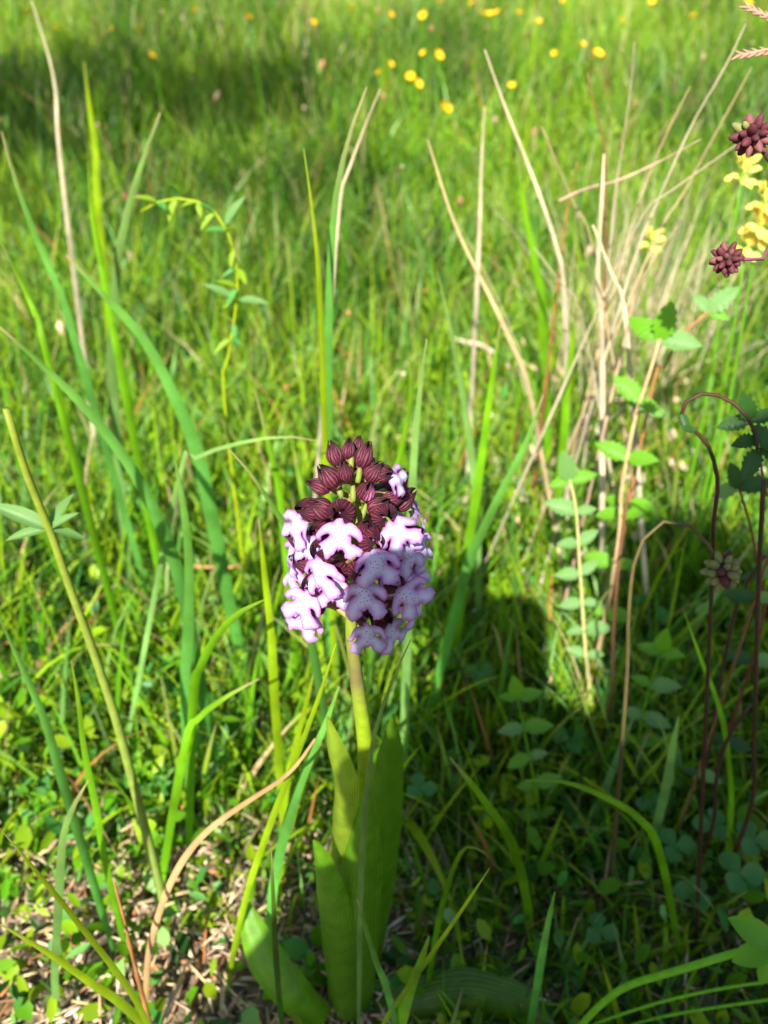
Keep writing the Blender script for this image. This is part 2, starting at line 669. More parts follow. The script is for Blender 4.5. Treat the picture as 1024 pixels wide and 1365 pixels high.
# dry litter: bent stalk pieces, flattened
def litter():
    n = 26000
    x, y = wedge(n, 0.17, 1.15, 0.1, 0.95)
    dens = np.where((x < 0.04) & (y < 0.42), 1.0, np.where(x > 0.03, 0.15, 0.45))
    k = rng.random(n) < dens
    x, y = x[k], y[k]
    n = len(x)
    tv = []
    for i, (xx, zz, r) in enumerate([(-1, -0.05, 0.5), (-0.3, 0.03, 1), (0.4, 0.05, 1), (1, -0.08, 0.35)]):
        for a in range(4):
            th = a * math.pi / 2 + 0.5
            tv.append((xx, r * math.cos(th), zz + r * 0.6 * math.sin(th)))
    tf = []
    for i in range(3):
        for a in range(4):
            b = (a + 1) % 4
            tf.append((i * 4 + a, i * 4 + b, i * 4 + 4 + b, i * 4 + 4 + a))
    tf += [(3, 2, 1, 0), (12, 13, 14, 15)]
    M = rots(rng.uniform(0, 6.28, n), rng.normal(0, 0.25, n), rng.uniform(0, 6.28, n))
    L = rng.uniform(0.003, 0.013, n) * rng.choice([0.4, 1, 1.7], n, p=[0.5, 0.4, 0.1])
    Wd = rng.uniform(0.0005, 0.0016, n)
    M = M * np.stack([L, Wd, Wd], 1)[:, None, :]
    C, _ = pick_colours(n, [(4, PINKSTRAW), (4, STRAW), (3, WHITESTRAW), (1.5, BROWN * 1.6), (1, RUST)])
    locs = np.stack([x, y, zg(x, y) + rng.uniform(0.0, 0.014, n)], 1)
    tag(scatter('straw_litter', tv, tf, locs, M, C, M_LITTER), 'tan and brown dead straw litter on the soil', 'litter', kind='stuff')


litter()


# small oval leaves of low herbs between the blades
def herb_leaves():
    n = 34000
    x, y = wedge(n, 0.2, 2.4, 0.12, 0.9)
    p = 0.5 + 0.5 * np.sin(11 * x + 3 * y) * np.sin(9 * y - 4 * x + 1)
    p = np.where((x < 0.0) & (y < 0.34), 0.45 * p, p)
    k = rng.random(n) < 0.2 + 0.8 * p
    x, y = x[k], y[k]
    n = len(x)
    tv = [(0, 0, 0), (0.35, 0.2, 0.05), (0.35, -0.2, 0.05), (0.75, 0.18, 0.06), (0.75, -0.18, 0.06), (1, 0, 0), (0.38, 0, 0), (0.75, 0, 0)]
    tf = [(0, 2, 6), (0, 6, 1), (6, 2, 4), (6, 4, 7), (1, 6, 7), (1, 7, 3), (7, 4, 5), (7, 5, 3)]
    M = rots(rng.uniform(0, 6.28, n), rng.normal(-0.5, 0.4, n), rng.normal(0, 0.4, n)) * rng.uniform(0.006, 0.021, n)[:, None, None]
    M[:, :, 1] *= rng.uniform(0.6, 1.5, n)[:, None]
    C, _ = pick_colours(n, [(4, GREEN), (3, YGREEN), (2, BGREEN), (1, DKGREEN), (0.5, PALE)])
    locs = np.stack([x, y, zg(x, y) + rng.uniform(0.004, 0.075, n) * np.clip((y - .15) / .3, .3, 1)], 1)
    tag(scatter('ground_cover', tv, tf, locs, M, C, M_GRASS), 'low leafy green herbs growing between the grass blades', 'ground cover', kind='stuff')


herb_leaves()


def seed_heads():
    n = 140
    x, y = wedge(n, 0.85, 4.2, 0.1, 0.9)
    tv, tf = [], []
    for i, (zz, r) in enumerate([(-1, 0.12), (-0.4, 0.8), (0.3, 1), (1, 0.15)]):
        for a in range(5):
            tv.append((r * math.cos(a * 1.2566), r * math.sin(a * 1.2566), zz))
    for i in range(3):
        for a in range(5):
            b = (a + 1) % 5
            tf.append((i * 5 + a, i * 5 + b, i * 5 + 5 + b, i * 5 + 5 + a))
    h = rng.uniform(0.10, 0.30, n)
    s = rng.uniform(0.002, 0.0055, n)
    M = rots(rng.uniform(0, 6.28, n), rng.normal(0, 0.4, n), rng.normal(0, 0.3, n)) * np.stack([s, s, s * rng.uniform(1, 2.2, n)], 1)[:, None, :]
    C, _ = pick_colours(n, [(4, PINKSTRAW * 0.6), (1, RUST), (4, BROWN * 2), (2, STRAW * 0.8)])
    locs = np.stack([x, y, zg(x, y) + h], 1)
    # thin stalk below every head
    bpos = np.stack([x, y, zg(x, y)], 1)
    o = scatter('seed_heads', tv, tf, locs, M, C, M_LITTER)
    tag(o, 'tiny brownish seed heads scattered over the far grass', 'seed heads', kind='stuff')
    z = np.zeros(n)
    V, F, CC = blades(bpos, h, np.full(n, 0.0016), z, z, z, rng.uniform(-1, 1, n), C * 0.5 + GREEN * 0.5, 2)
    s2 = obj('stalk', build('stalk', V, F, M_GRASS, CC), o)


seed_heads()


# ------------------------------------------------------------------ the orchid
PXCM = FPX / 33.0
AXY = ORY


def CR(cx, cy):
    """coordinates in my enlargement of the flower head -> photo pixels"""
    return 340 + cx / 3.938, 560 + cy / 3.938


orchid = empty('orchid', (0, 0, 0))
tag(orchid, 'purple and white orchid with spotted lobed lips, maroon hoods and broad green leaves', 'orchid')


def axis_point(z):
    """centre line of the stem"""
    P = [(470, 1335), (474, 1200), (484, 1080), (487, 1000), (476, 910), (468, 830), (474, 720), (482, 640), (484, 606)]
    return P


AXP = catmull([PY(u, v, AXY + 0.004 * math.sin(i)) for i, (u, v) in enumerate(axis_point(0))], 60)
AXP[0, 2] = float(zg(AXP[0, 0], AXP[0, 1])) - 0.01


def axis_at(z):
    i = int(np.argmin(np.abs(AXP[:, 2] - z)))
    return AXP[i]


# stem
tt = np.linspace(0, 1, 60)
srad = np.interp(tt, [0, 0.35, 0.62, 0.74, 0.95, 1], [0.0042, 0.0040, 0.0036, 0.0028, 0.0016, 0.0008])
V, F = tube(AXP, srad, 14)
sc = np.repeat(np.array([np.interp(t, [0, 0.66, 0.70, 0.73, 0.80, 1], [0, 0, 0.3, 0.85, 0.35, 0.25]) for t in tt]), 14)[:, None]
SCOL = np.array([0.19, 0.28, 0.010]) * (1 - sc) + np.array([0.12, 0.075, 0.045]) * sc
obj('stem', build('stem', V, F, M_STEM, SCOL), orchid)


# lips: three-lobed, with two side arms and a broad notched middle lobe (centimetres)
HALF = [(0.09, 0.0), (0.16, -0.07), (0.32, -0.13), (0.54, -0.22), (0.72, -0.40), (0.80, -0.62), (0.77, -0.77), (0.66, -0.76), (0.56, -0.64),
        (0.46, -0.55), (0.35, -0.54), (0.38, -0.64), (0.54, -0.77), (0.70, -0.92), (0.77, -1.08), (0.72, -1.25), (0.58, -1.36), (0.42, -1.40),
        (0.28, -1.32), (0.16, -1.18), (0.07, -1.04), (0.0, -1.10)]


def make_lip(seed):
    r = np.random.default_rng(seed)
    h = np.array(HALF)
    out = np.vstack([h, (h[:-1] * [-1, 1])[::-1]])
    asym = r.normal(0, 0.032, out.shape)
    out = out * [1.0 + r.normal(0, 0.06), 1.0 + r.normal(0, 0.05)]
    out = out + asym
    cl = np.vstack([out, out[:1]])
    P = catmull(cl, 120)[:-1]
    fr = np.clip((-P[:, 1] - 0.6) / 0.5, 0.15, 1)[:, None]
    P = P + r.normal(0, 0.014, P.shape) * fr + 0.020 * fr * np.sin(np.arange(len(P)) * 1.15 + seed)[:, None]
    g = 0.062
    gx, gy = np.meshgrid(np.arange(-0.85, 0.86, g), np.arange(-1.5, 0.05, g))
    Q = np.stack([gx.ravel(), gy.ravel()], 1) + r.normal(0, 0.006, (gx.size, 2))
    # inside test
    inside = np.zeros(len(Q), bool)
    n = len(P)
    j = n - 1
    for i in range(n):
        a, b = P[i], P[j]
        c = (a[1] > Q[:, 1]) != (b[1] > Q[:, 1])
        xi = (b[0] - a[0]) * (Q[:, 1] - a[1]) / (b[1] - a[1] + 1e-12) + a[0]
        inside ^= c & (Q[:, 0] < xi)
        j = i
    dist = np.min(np.linalg.norm(Q[:, None] - P[None], axis=2), 1)
    Q = Q[inside & (dist > 0.03)]
    pts = [Vector(p) for p in np.vstack([P, Q])]
    vo, eo, fo, *_ = delaunay_2d_cdt(pts, [(i, (i + 1) % n) for i in range(n)], [list(range(n))], 1, 1e-6)
    W = np.array([(v.x, v.y) for v in vo])
    d = np.min(np.linalg.norm(W[:, None] - P[None], axis=2), 1)
    x, y = W[:, 0], W[:, 1]
    curl = r.uniform(0.6, 1.3)
    z = 0.14 * np.exp(-(x / 0.28) ** 2) * np.clip((y + 1.1) / 0.5, 0, 1) - 0.36 * curl * x * x - 0.45 * np.clip(-y - 0.85, 0, 1) ** 2 + 0.10 * np.exp(-((np.abs(x) - 0.42) / 0.16) ** 2) * np.clip((-y - 0.75) / 0.3, 0, 1)
    arm = np.clip((np.abs(x) - 0.3) / 0.4, 0, 1) * np.clip((y + 0.85) / 0.2, 0, 1)
    z = z + arm * np.where(x > 0, r.uniform(-0.10, 0.34), r.uniform(-0.10, 0.34)) + 0.05 * np.sin(6 * x + r.uniform(0, 6)) * np.sin(7 * y + r.uniform(0, 6))
    z = z - 0.35 * np.clip(y + 0.22, 0, 1)
    k = np.clip(d / 0.20, 0, 1)[:, None] ** 0.75
    edge = np.array([0.33, 0.055, 0.32]) * r.uniform(0.85, 1.15)
    mid = np.array([0.47, 0.46, 0.65])  # blue raised in the colour to give shaded lips a skylight tint
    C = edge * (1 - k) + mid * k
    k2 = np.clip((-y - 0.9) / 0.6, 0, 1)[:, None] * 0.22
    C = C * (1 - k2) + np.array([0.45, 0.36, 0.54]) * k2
    mask = np.clip(1 - (np.abs(x) / 0.36) ** 4, 0, 1) * np.clip((y + 0.95) / 0.2, 0, 1) * np.clip((-y - 0.08) / 0.08, 0, 1) * np.clip((d - 0.04) / 0.06, 0, 1)
    # local frame: x sideways, -y outwards, z up
    V3 = np.stack([x, -z, y], 1) * 0.01
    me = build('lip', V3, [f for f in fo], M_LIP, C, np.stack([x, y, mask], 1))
    return me


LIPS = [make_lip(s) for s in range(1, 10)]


def sepal_shell(spread, centres, halfw, rmax, length, open_tip, seed, nt_=12, nw=9, flare=0.0):
    """three pointed sepals wrapped round an ovoid; axis = +z, base at origin"""
    r = np.random.default_rng(seed)
    parts, UVs, C = [], [], []
    for ci, c in enumerate(centres):
        V = []
        for i in range(nt_):
            t = i / (nt_ - 1)
            prof = math.sin(math.pi * min(1, 0.06 + 0.94 * t) ** 0.80) ** 0.85
            rad = rmax * max(prof, 0.02) * (1 + 0.05 * ci)
            hw = R(halfw) * max(0.03, math.sin(math.pi * (0.10 + 0.9 * t) ** 0.9)) ** 0.55
            zz = length * t
            for k in range(nw):
                q = -1 + 2 * k / (nw - 1)
                th = R(c) + q * hw
                keel = 1 + 0.07 * (1 - abs(q)) - 0.03 * q * q
                f = flare * rmax * max(0, t - 0.7) / 0.3
                rr = rad * keel + f
                V.append((rr * math.cos(th), rr * math.sin(th), zz + 0.03 * length * r.normal() * (t > 0.9)))
                UVs.append((q * 2.0 + ci * 7.3 + seed, t * 1.6, 0))
                dk = 1 - 0.65 * max(0, t - 0.55) / 0.45 + 0.25 * max(0, 0.25 - t)
                C.append((dk, dk, dk))
        F = []
        for i in range(nt_ - 1):
            for k in range(nw - 1):
                a = i * nw + k
                F.append((a, a + 1, a + nw + 1, a + nw))
        parts.append((V, F))
    V, F = join(parts)
    return V, F, np.array(UVs), np.array(C)


def make_bud(seed, pink=0.0):
    V, F, UV, C = sepal_shell(0, (90, 205, 330), 78, 0.0037, 0.0112, 0, seed, flare=0.10)
    bend = (np.clip(V[:, 2] / 0.0112 - 0.5, 0, 1) ** 2) * 0.0022
    V[:, 0] += bend * math.sin(seed * 2.3)
    V[:, 1] += bend * math.cos(seed * 2.3)
    if pink > 0:
        k = np.clip((V[:, 0] / 0.003), 0, 1)[:, None] * pink
        C = C * (1 - k) + np.array([4.5, 7, 8.0]) * k
    return build('bud', V, F, M_HOOD, C, UV)


BUDS = [make_bud(s) for s in (1, 2, 3, 4)]
BUD_PINK = make_bud(5, 1.0)


def make_hood(seed):
    # sepals over the back and the two sides, open towards the front and below
    V, F, UV, C = sepal_shell(0, (90, 185, -5), 62, 0.0045, 0.0112, 0, seed, flare=0.15)
    # axis (+z) -> tips point outwards and upwards; +y of the shell = top
    A = Matrix.Rotation(R(62), 3, 'X')
    Vn = np.array([list(A @ Vector(v)) for v in V])
    # A maps +z to (0,-sin,cos): outwards (-y) and up
    return build('hood', Vn + np.array([0, 0.0035, -0.001]), F, M_HOOD, C, UV)


HOODS = [make_hood(s) for s in (11, 12, 13)]


def ovary(p_axis, p_flower, parent, pinkness):
    mid = (p_axis + p_flower) / 2 + np.array([0, 0, 0.0025])
    P = catmull([p_axis, mid, p_flower], 8)
    V, F = tube(P, np.linspace(0.0012, 0.0017, 8), 7)
    g = np.array([0.19, 0.22, 0.03])
    pk = np.array([0.42, 0.10, 0.13])
    k = np.repeat(np.linspace(0, pinkness, 8), 7)[:, None]
    return obj('ovary', build('ovary', V, F, M_STEM, g * (1 - k) + pk * k), parent)


def add_flower(cx, cy, az, roll=0, scale=1.0, radius=0.017, tilt=30, lip=0, world=None, hood=True, side=0, lipscale=1.0):
    """cx, cy: throat of the flower; az: azimuth it faces (0 = towards the lens, + = right)"""
    a = R(az)
    if world is None:
        u, v = CR(cx, cy)
        p = PY(u, v, AXY - radius * math.cos(a))
    else:
        p = np.array(world, float)
    f = empty('flower', p)
    f.parent = orchid
    f.rotation_euler = Matrix.Rotation(a, 3, 'Z').to_euler()
    f.scale = (scale,) * 3
    lo = obj('lip', LIPS[lip % len(LIPS)], f)
    lo.rotation_euler = (Matrix.Rotation(R(roll), 3, 'Y') @ Matrix.Rotation(R(-tilt), 3, 'X') @ Matrix.Rotation(R(side), 3, 'Z')).to_euler()
    lo.location = (0, -0.003, 0)
    lo.scale = (lipscale * 1.05, lipscale * 1.05, lipscale * 1.05)
    if hood:
        ho = obj('hood', HOODS[(lip + int(cx)) % 3], f)
        ho.rotation_euler = Matrix.Rotation(R(roll * 0.6), 3, 'Y').to_euler()
    # stalk back to the stem, in the frame of the flower
    q = axis_at(p[2] - 0.006) - p
    ql = (Matrix.Rotation(-a, 3, 'Z') @ Vector(q)) / scale
    ovary(np.array(ql), np.array([0, 0.0035, -0.001]), f, 0.5)
    # short spur behind the lip
    V, F = tube(catmull([(0, 0.001, 0), (0, 0.0035, -0.003), (0, 0.004, -0.0065)], 6), [0.0012, 0.0012, 0.0011, 0.001, 0.0008, 0.0004], 6)
    obj('spur', build('spur', V, F, M_STEM, (0.50, 0.22, 0.40)), f)
    return f


FL = [  # cx, cy, azimuth, roll, scale, radius, tilt, lip
    (450, 492, -12, 0, 1.05, 0.018, 32, 0),
    (695, 505, 26, -22, 1.00, 0.018, 30, 1),
    (625, 640, 18, 10, 1.10, 0.021, 30, 2),
    (350, 692, -28, -6, 1.12, 0.022, 30, 3),
    (568, 800, 6, 0, 1.15, 0.021, 24, 4),
    (295, 872, -40, 14, 1.05, 0.021, 28, 0),
    (292, 975, -46, 10, 1.02, 0.019, 22, 1),
    (742, 850, 36, -28, 1.12, 0.021, 24, 2),
    (592, 1035, 8, 6, 1.02, 0.017, 22, 3),
    (680, 1050, 42, -22, 0.98, 0.017, 20, 4),
    (262, 478, -52, 10, 0.98, 0.017, 28, 1),
    (215, 632, -68, 6, 0.98, 0.018, 24, 2),
    (235, 740, -60, 4, 1.02, 0.019, 24, 4),
    (765, 632, 46, -14, 0.98, 0.019, 26, 0),
    (838, 610, 72, -10, 0.95, 0.018, 24, 3),
    (815, 745, 62, -18, 1.05, 0.019, 24, 1),
    (690, 285, 62, -50, 0.72, 0.012, 34, 2),
    (425, 800, -16, 6, 0.92, 0.017, 26, 3),
    (700, 735, 34, -10, 0.92, 0.018, 26, 3),
    (330, 590, -40, 4, 0.90, 0.016, 28, 3),
    (800, 930, 58, -20, 0.92, 0.016, 22, 3),
]
for i, f in enumerate(FL):
    g = list(f[:7])
    g[0] = 512 + (g[0] - 512) * 0.90
    g[4] *= 0.95
    g[3] += random.uniform(-9, 9)
    g[5] *= 0.90
    g[6] += random.uniform(-9, 8)
    add_flower(*g, i, side=random.uniform(-14, 14))
# flowers round the back
zc = [float(PY(*CR(512, c), AXY)[2]) for c in (480, 640, 800, 960)]
for i, az in enumerate((110, 160, 205, 250, 130, 180, 230, 100, 150, 200, 255, 125, 175, 225)):
    z = zc[i % 4] + 0.004 * math.sin(i * 2.1)
    a = R(az)
    c = axis_at(z)
    add_flower(500, 500, az, random.uniform(-15, 15), random.uniform(0.9, 1.05), 0.018, 26, i, world=(c[0] + 0.017 * math.sin(a), c[1] - 0.017 * math.cos(a), z))


def add_bud(cx, cy, dx, dy, toward, length, radius, kind=0, width=1.0, pink=False):
    """bud centred on (cx, cy); (dx, dy) picture direction of its tip; toward: lean to the lens"""
    u, v = CR(508 + (cx - 508) * 0.92, cy)
    c = PY(u, v, AXY - radius)
    d = unit(RT * dx - UP * dy - FW * toward)
    s = 0.83 * length / 137.0 * 0.01 / 0.0112
    base = c - d * 0.0056 * s
    b = obj('bud', BUD_PINK if pink else BUDS[kind % 4], orchid)
    qn = Vector(d).to_track_quat('Z', 'Y')
    b.rotation_mode = 'QUATERNION'
    b.rotation_quaternion = qn @ Matrix.Rotation(kind * 1.3, 3, 'Z').to_quaternion()
    b.location = base
    b.scale = (s * width, s * width, s)
    q = axis_at(base[2] - 0.007)
    ql = qn.inverted() @ Vector(q - base)
    ql = Matrix.Rotation(-kind * 1.3, 3, 'Z') @ ql
    ovary(np.array(ql) / s, np.array([0, 0, 0.0005]), b, 0.8 if kind % 2 else 0.35)


for b in [(410, 172, -0.28, -1, 0.15, 150, 0.004, 0, 0.95), (490, 150, 0.06, -1, 0.2, 120, 0.004, 1, 0.95), (545, 125, 0.1, -1, 0.0, 105, -0.004, 2, 0.95),
          (580, 178, 0.40, -1, 0.15, 160, 0.004, 3, 0.92), (470, 265, -0.08, -1, 0.75, 135, 0.010, 2, 1.05), (372, 290, -0.55, -0.75, 0.45, 165, 0.010, 1, 1.05),
          (318, 342, -1, -0.4, 0.1, 150, 0.002, 0, 0.95), (636, 268, 0.55, -0.75, 0.4, 145, 0.006, 1, 1.1), (745, 415, 0.95, -0.25, 0.1, 150, 0.000, 3, 0.95),
          (322, 462, -0.75, -0.5, 0.6, 165, 0.011, 2, 1.15), (665, 448, 0.55, -0.4, 0.5, 160, 0.013, 0, 1.1), (585, 562, 0.35, -0.5, 0.8, 130, 0.016, 3, 1.0),
          (420, 205, -0.5, -0.8, -0.5, 130, -0.006, 3, 1.0), (600, 230, 0.6, -0.6, -0.6, 130, -0.008, 2, 1.0), (500, 235, 0.1, -0.9, -0.7, 130, -0.010, 1, 1.0)]:
    add_bud(*b)
add_bud(592, 368, 0.35, -0.55, 0.75, 140, 0.012, 4, 1.1, True)
# narrow bracts at the top of the spike
for (cx, cy, dx) in ((505, 215, 0.1), (548, 270, 0.15), (440, 350, -0.25), (515, 370, 0.0), (575, 470, 0.4)):
    u, v = CR(cx, cy)
    p = PY(u, v, AXY - 0.006)
    P = catmull([p - UP * 0.004 - RT * dx * 0.004, p, p + UP * 0.004 + RT * dx * 0.004], 6)
    V, F = tube(P, [0.0009, 0.0012, 0.0012, 0.001, 0.0007, 0.0003], 7)
    obj('bract', build('bract', V, F, M_STEM, (0.15, 0.18, 0.03)), orchid)


def traced_leaf(pix, Ys, widths_px, col, twist=0.0, fold=0.5, across=9, n=22, to_ground=False, sidevec=None):
    P0 = [PY(u, v, y) for (u, v), y in zip(pix, Ys)]
    if to_ground:
        q = P0[-1].copy()
        q[2] = float(zg(q[0], q[1])) - 0.006
        if q[2] < P0[-1][2] - 0.004:
            P0.append(q)
            widths_px = list(widths_px) + [widths_px[-1] * 0.7]
    P0 = np.array(P0)
    P = catmull(P0, n)
    L = np.concatenate([[0], np.cumsum(np.linalg.norm(np.diff(P0, axis=0), axis=1))])
    w = np.interp(np.linspace(0, L[-1], n), L, widths_px)
    w = np.array([w[i] * depth_of(P[i]) / FPX for i in range(n)])
    T = tangents(P)
    side = []
    for i in range(n):
        vd = unit(P[i] - CAM)
        s = unit(np.cross(T[i], vd))
        m = Matrix.Rotation(twist if np.isscalar(twist) else np.interp(i / (n - 1), np.linspace(0, 1, len(twist)), twist), 3, Vector(T[i]))
        side.append(np.array(m @ Vector(s)))
    V, F, UV = ribbon(P, w, np.array(side), fold, across)
    g = np.array([[1 + 0.05 * math.sin(7 * q) for q in UV[:, 1]]]).T
    return V, F, UV, np.asarray(col) * g


OLEAF = np.array([0.080, 0.185, 0.008])
OLEAF_LIT = np.array([0.23, 0.33, 0.025])  # brighter leaf green, sunlight put into the colour of the upper sheath
M_ORCHID_LEAF = leaf_material('orchid_leaf_surface', 0.48, 0.30, vein=0.22, noise=0.45, spec=0.55, scale=120)
leaves = [
    # upper sheath on the sunny side, tip free
    ([(436, 955), (446, 1000), (457, 1045), (455, 1100), (452, 1160)], [0.250, 0.247, 0.247, 0.250, 0.255], [3, 24, 34, 36, 34], OLEAF_LIT, 0.35, 0.8),
    # sheath wrapped round the stem
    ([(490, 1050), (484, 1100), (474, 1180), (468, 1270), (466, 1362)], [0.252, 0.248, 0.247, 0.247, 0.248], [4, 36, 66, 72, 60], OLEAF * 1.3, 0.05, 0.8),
    # tall leaf behind on the shaded side
    ([(524, 952), (523, 1010), (516, 1090), (504, 1180), (492, 1260), (480, 1345)], [0.290, 0.292, 0.290, 0.285, 0.278, 0.268], [3, 36, 50, 56, 52, 40], OLEAF, -0.3, 0.6),
    # outer leaf on the left of the sheath
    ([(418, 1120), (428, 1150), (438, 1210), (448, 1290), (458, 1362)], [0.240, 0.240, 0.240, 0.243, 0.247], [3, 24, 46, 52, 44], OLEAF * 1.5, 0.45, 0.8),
    # low leaf lying out to the left
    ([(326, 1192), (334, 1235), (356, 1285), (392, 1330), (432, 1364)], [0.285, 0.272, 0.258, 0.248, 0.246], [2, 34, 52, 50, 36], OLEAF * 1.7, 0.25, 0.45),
    # low broad leaf lying out to the right, in the shade
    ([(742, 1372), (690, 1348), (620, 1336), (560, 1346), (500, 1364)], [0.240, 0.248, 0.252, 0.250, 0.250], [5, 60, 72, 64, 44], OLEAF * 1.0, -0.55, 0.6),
]
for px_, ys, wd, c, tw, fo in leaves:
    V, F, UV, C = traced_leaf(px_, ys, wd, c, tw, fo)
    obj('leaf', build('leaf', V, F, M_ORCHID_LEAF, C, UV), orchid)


# ------------------------------------------------------------------ traced single blades
def ground_at(u, v, z=0.0):
    r = ray(u, v)
    t = (z - CAM[2]) / r[2]
    for _ in range(12):
        p = CAM + r * t
        t = (float(zg(p[0], p[1])) + z - CAM[2]) / r[2]
    return CAM + r * t



# and stalks
def traced_blade(name, label, cat, group, pix, Y, wpx, col, mat=None, to_ground=True, twist=None, fold=0.3, lean=0.0, tipw=0.12, round_=False, lie=None):
    """pix runs from the tip to the foot; Y = distance from the lens over ground, lean = how far the tip comes nearer (+) or goes away"""
    n0 = len(pix)
    Ys = [Y - lean * (1 - i / (n0 - 1)) ** 1.5 for i in range(n0)]
    P0 = [PY(u, v, y) for (u, v), y in zip(pix, Ys)]
    if lie is not None:
        P0 = [ground_at(u, v, lie + 0.004 * math.sin(3 * i)) for i, (u, v) in enumerate(pix)]
    if to_ground:
        d = P0[-1] - P0[-2]
        q = P0[-1].copy()
        gz = float(zg(q[0], q[1])) - 0.004
        h = q[2] - gz
        if h > 0.003:
            slope = d[:2] / max(1e-4, -d[2]) if d[2] < 0 else np.zeros(2)
            slope = np.clip(slope, -0.5, 0.5)
            P0.append(np.array([q[0] + slope[0] * h * 0.6, q[1] + slope[1] * h * 0.6, gz]))
    P0 = np.array(P0)
    n = 44 if mat is M_STRAW else 26
    P = catmull(P0, n)
    if n == 44:
        P[1:-1] = (P[:-2] + 2 * P[1:-1] + P[2:]) / 4
        P[1:-1] = (P[:-2] + 2 * P[1:-1] + P[2:]) / 4
    s = np.linspace(0, 1, n)
    prof = np.interp(s, [0, 0.12, 0.4, 0.8, 1], [tipw, 0.55, 1, 1, 0.75])
    if round_:
        prof = np.interp(s, [0, 0.05, 0.5, 1], [0.3, 0.65, 0.9, 1.1])
        for s0 in (random.uniform(0.2, 0.35), random.uniform(0.5, 0.7)):
            prof = prof * (1 + 0.45 * np.exp(-((s - s0) / 0.018) ** 2)) * np.where(s > s0, 1.0, 0.86)
    w = np.array([wpx * depth_of(P[min(n - 1, n // 2)]) / FPX for i in range(n)]) * prof
    if round_:
        V, F = tube(P, w * 0.5, 7)
        tcol = np.repeat(s, 7)[:, None]
        UV = np.stack([np.tile(np.linspace(-1, 1, 7), n), np.repeat(s, 7)], 1)
    else:
        tw = random.uniform(-0.6, 0.6) if twist is None else twist
        T = tangents(P)
        side = [np.array(Matrix.Rotation(tw * (0.4 + 0.9 * i / n), 3, Vector(T[i])) @ Vector(unit(np.cross(T[i], unit(P[i] - CAM))))) for i in range(n)]
        V, F, UV = ribbon(P, w, np.array(side), fold, 5)
        tcol = UV[:, 1:2]
    col = np.asarray(col, float)
    C = col * (0.9 + 0.2 * np.sin(tcol * 9 + wpx))
    C = C * (0.85 + 0.15 * tcol) + np.array([0.05, 0.04, 0.0]) * (1 - tcol) ** 4
    ph = random.uniform(0, 6)
    C = C * (1 + 0.16 * np.sin(tcol * 23 + ph) * np.sin(tcol * 11 + 2 * ph) + 0.10 * np.sin(tcol * 57 + ph))
    if mat is not M_STRAW:
        C = C * 1.12 + np.array([0.012, 0.012, 0])
        br = np.clip(1 - tcol / random.uniform(0.03, 0.16), 0, 1) * (0.9 if random.random() < 0.45 else 0.15)
        C = C * (1 - br) + STRAW * 0.75 * br
    base = Vector(P[-1])
    me = build(name, V - np.array(base), F, mat or M_BLADE, C, UV)
    o = obj(name, me)
    o.location = base
    tag(o, label, cat, group)
    return o


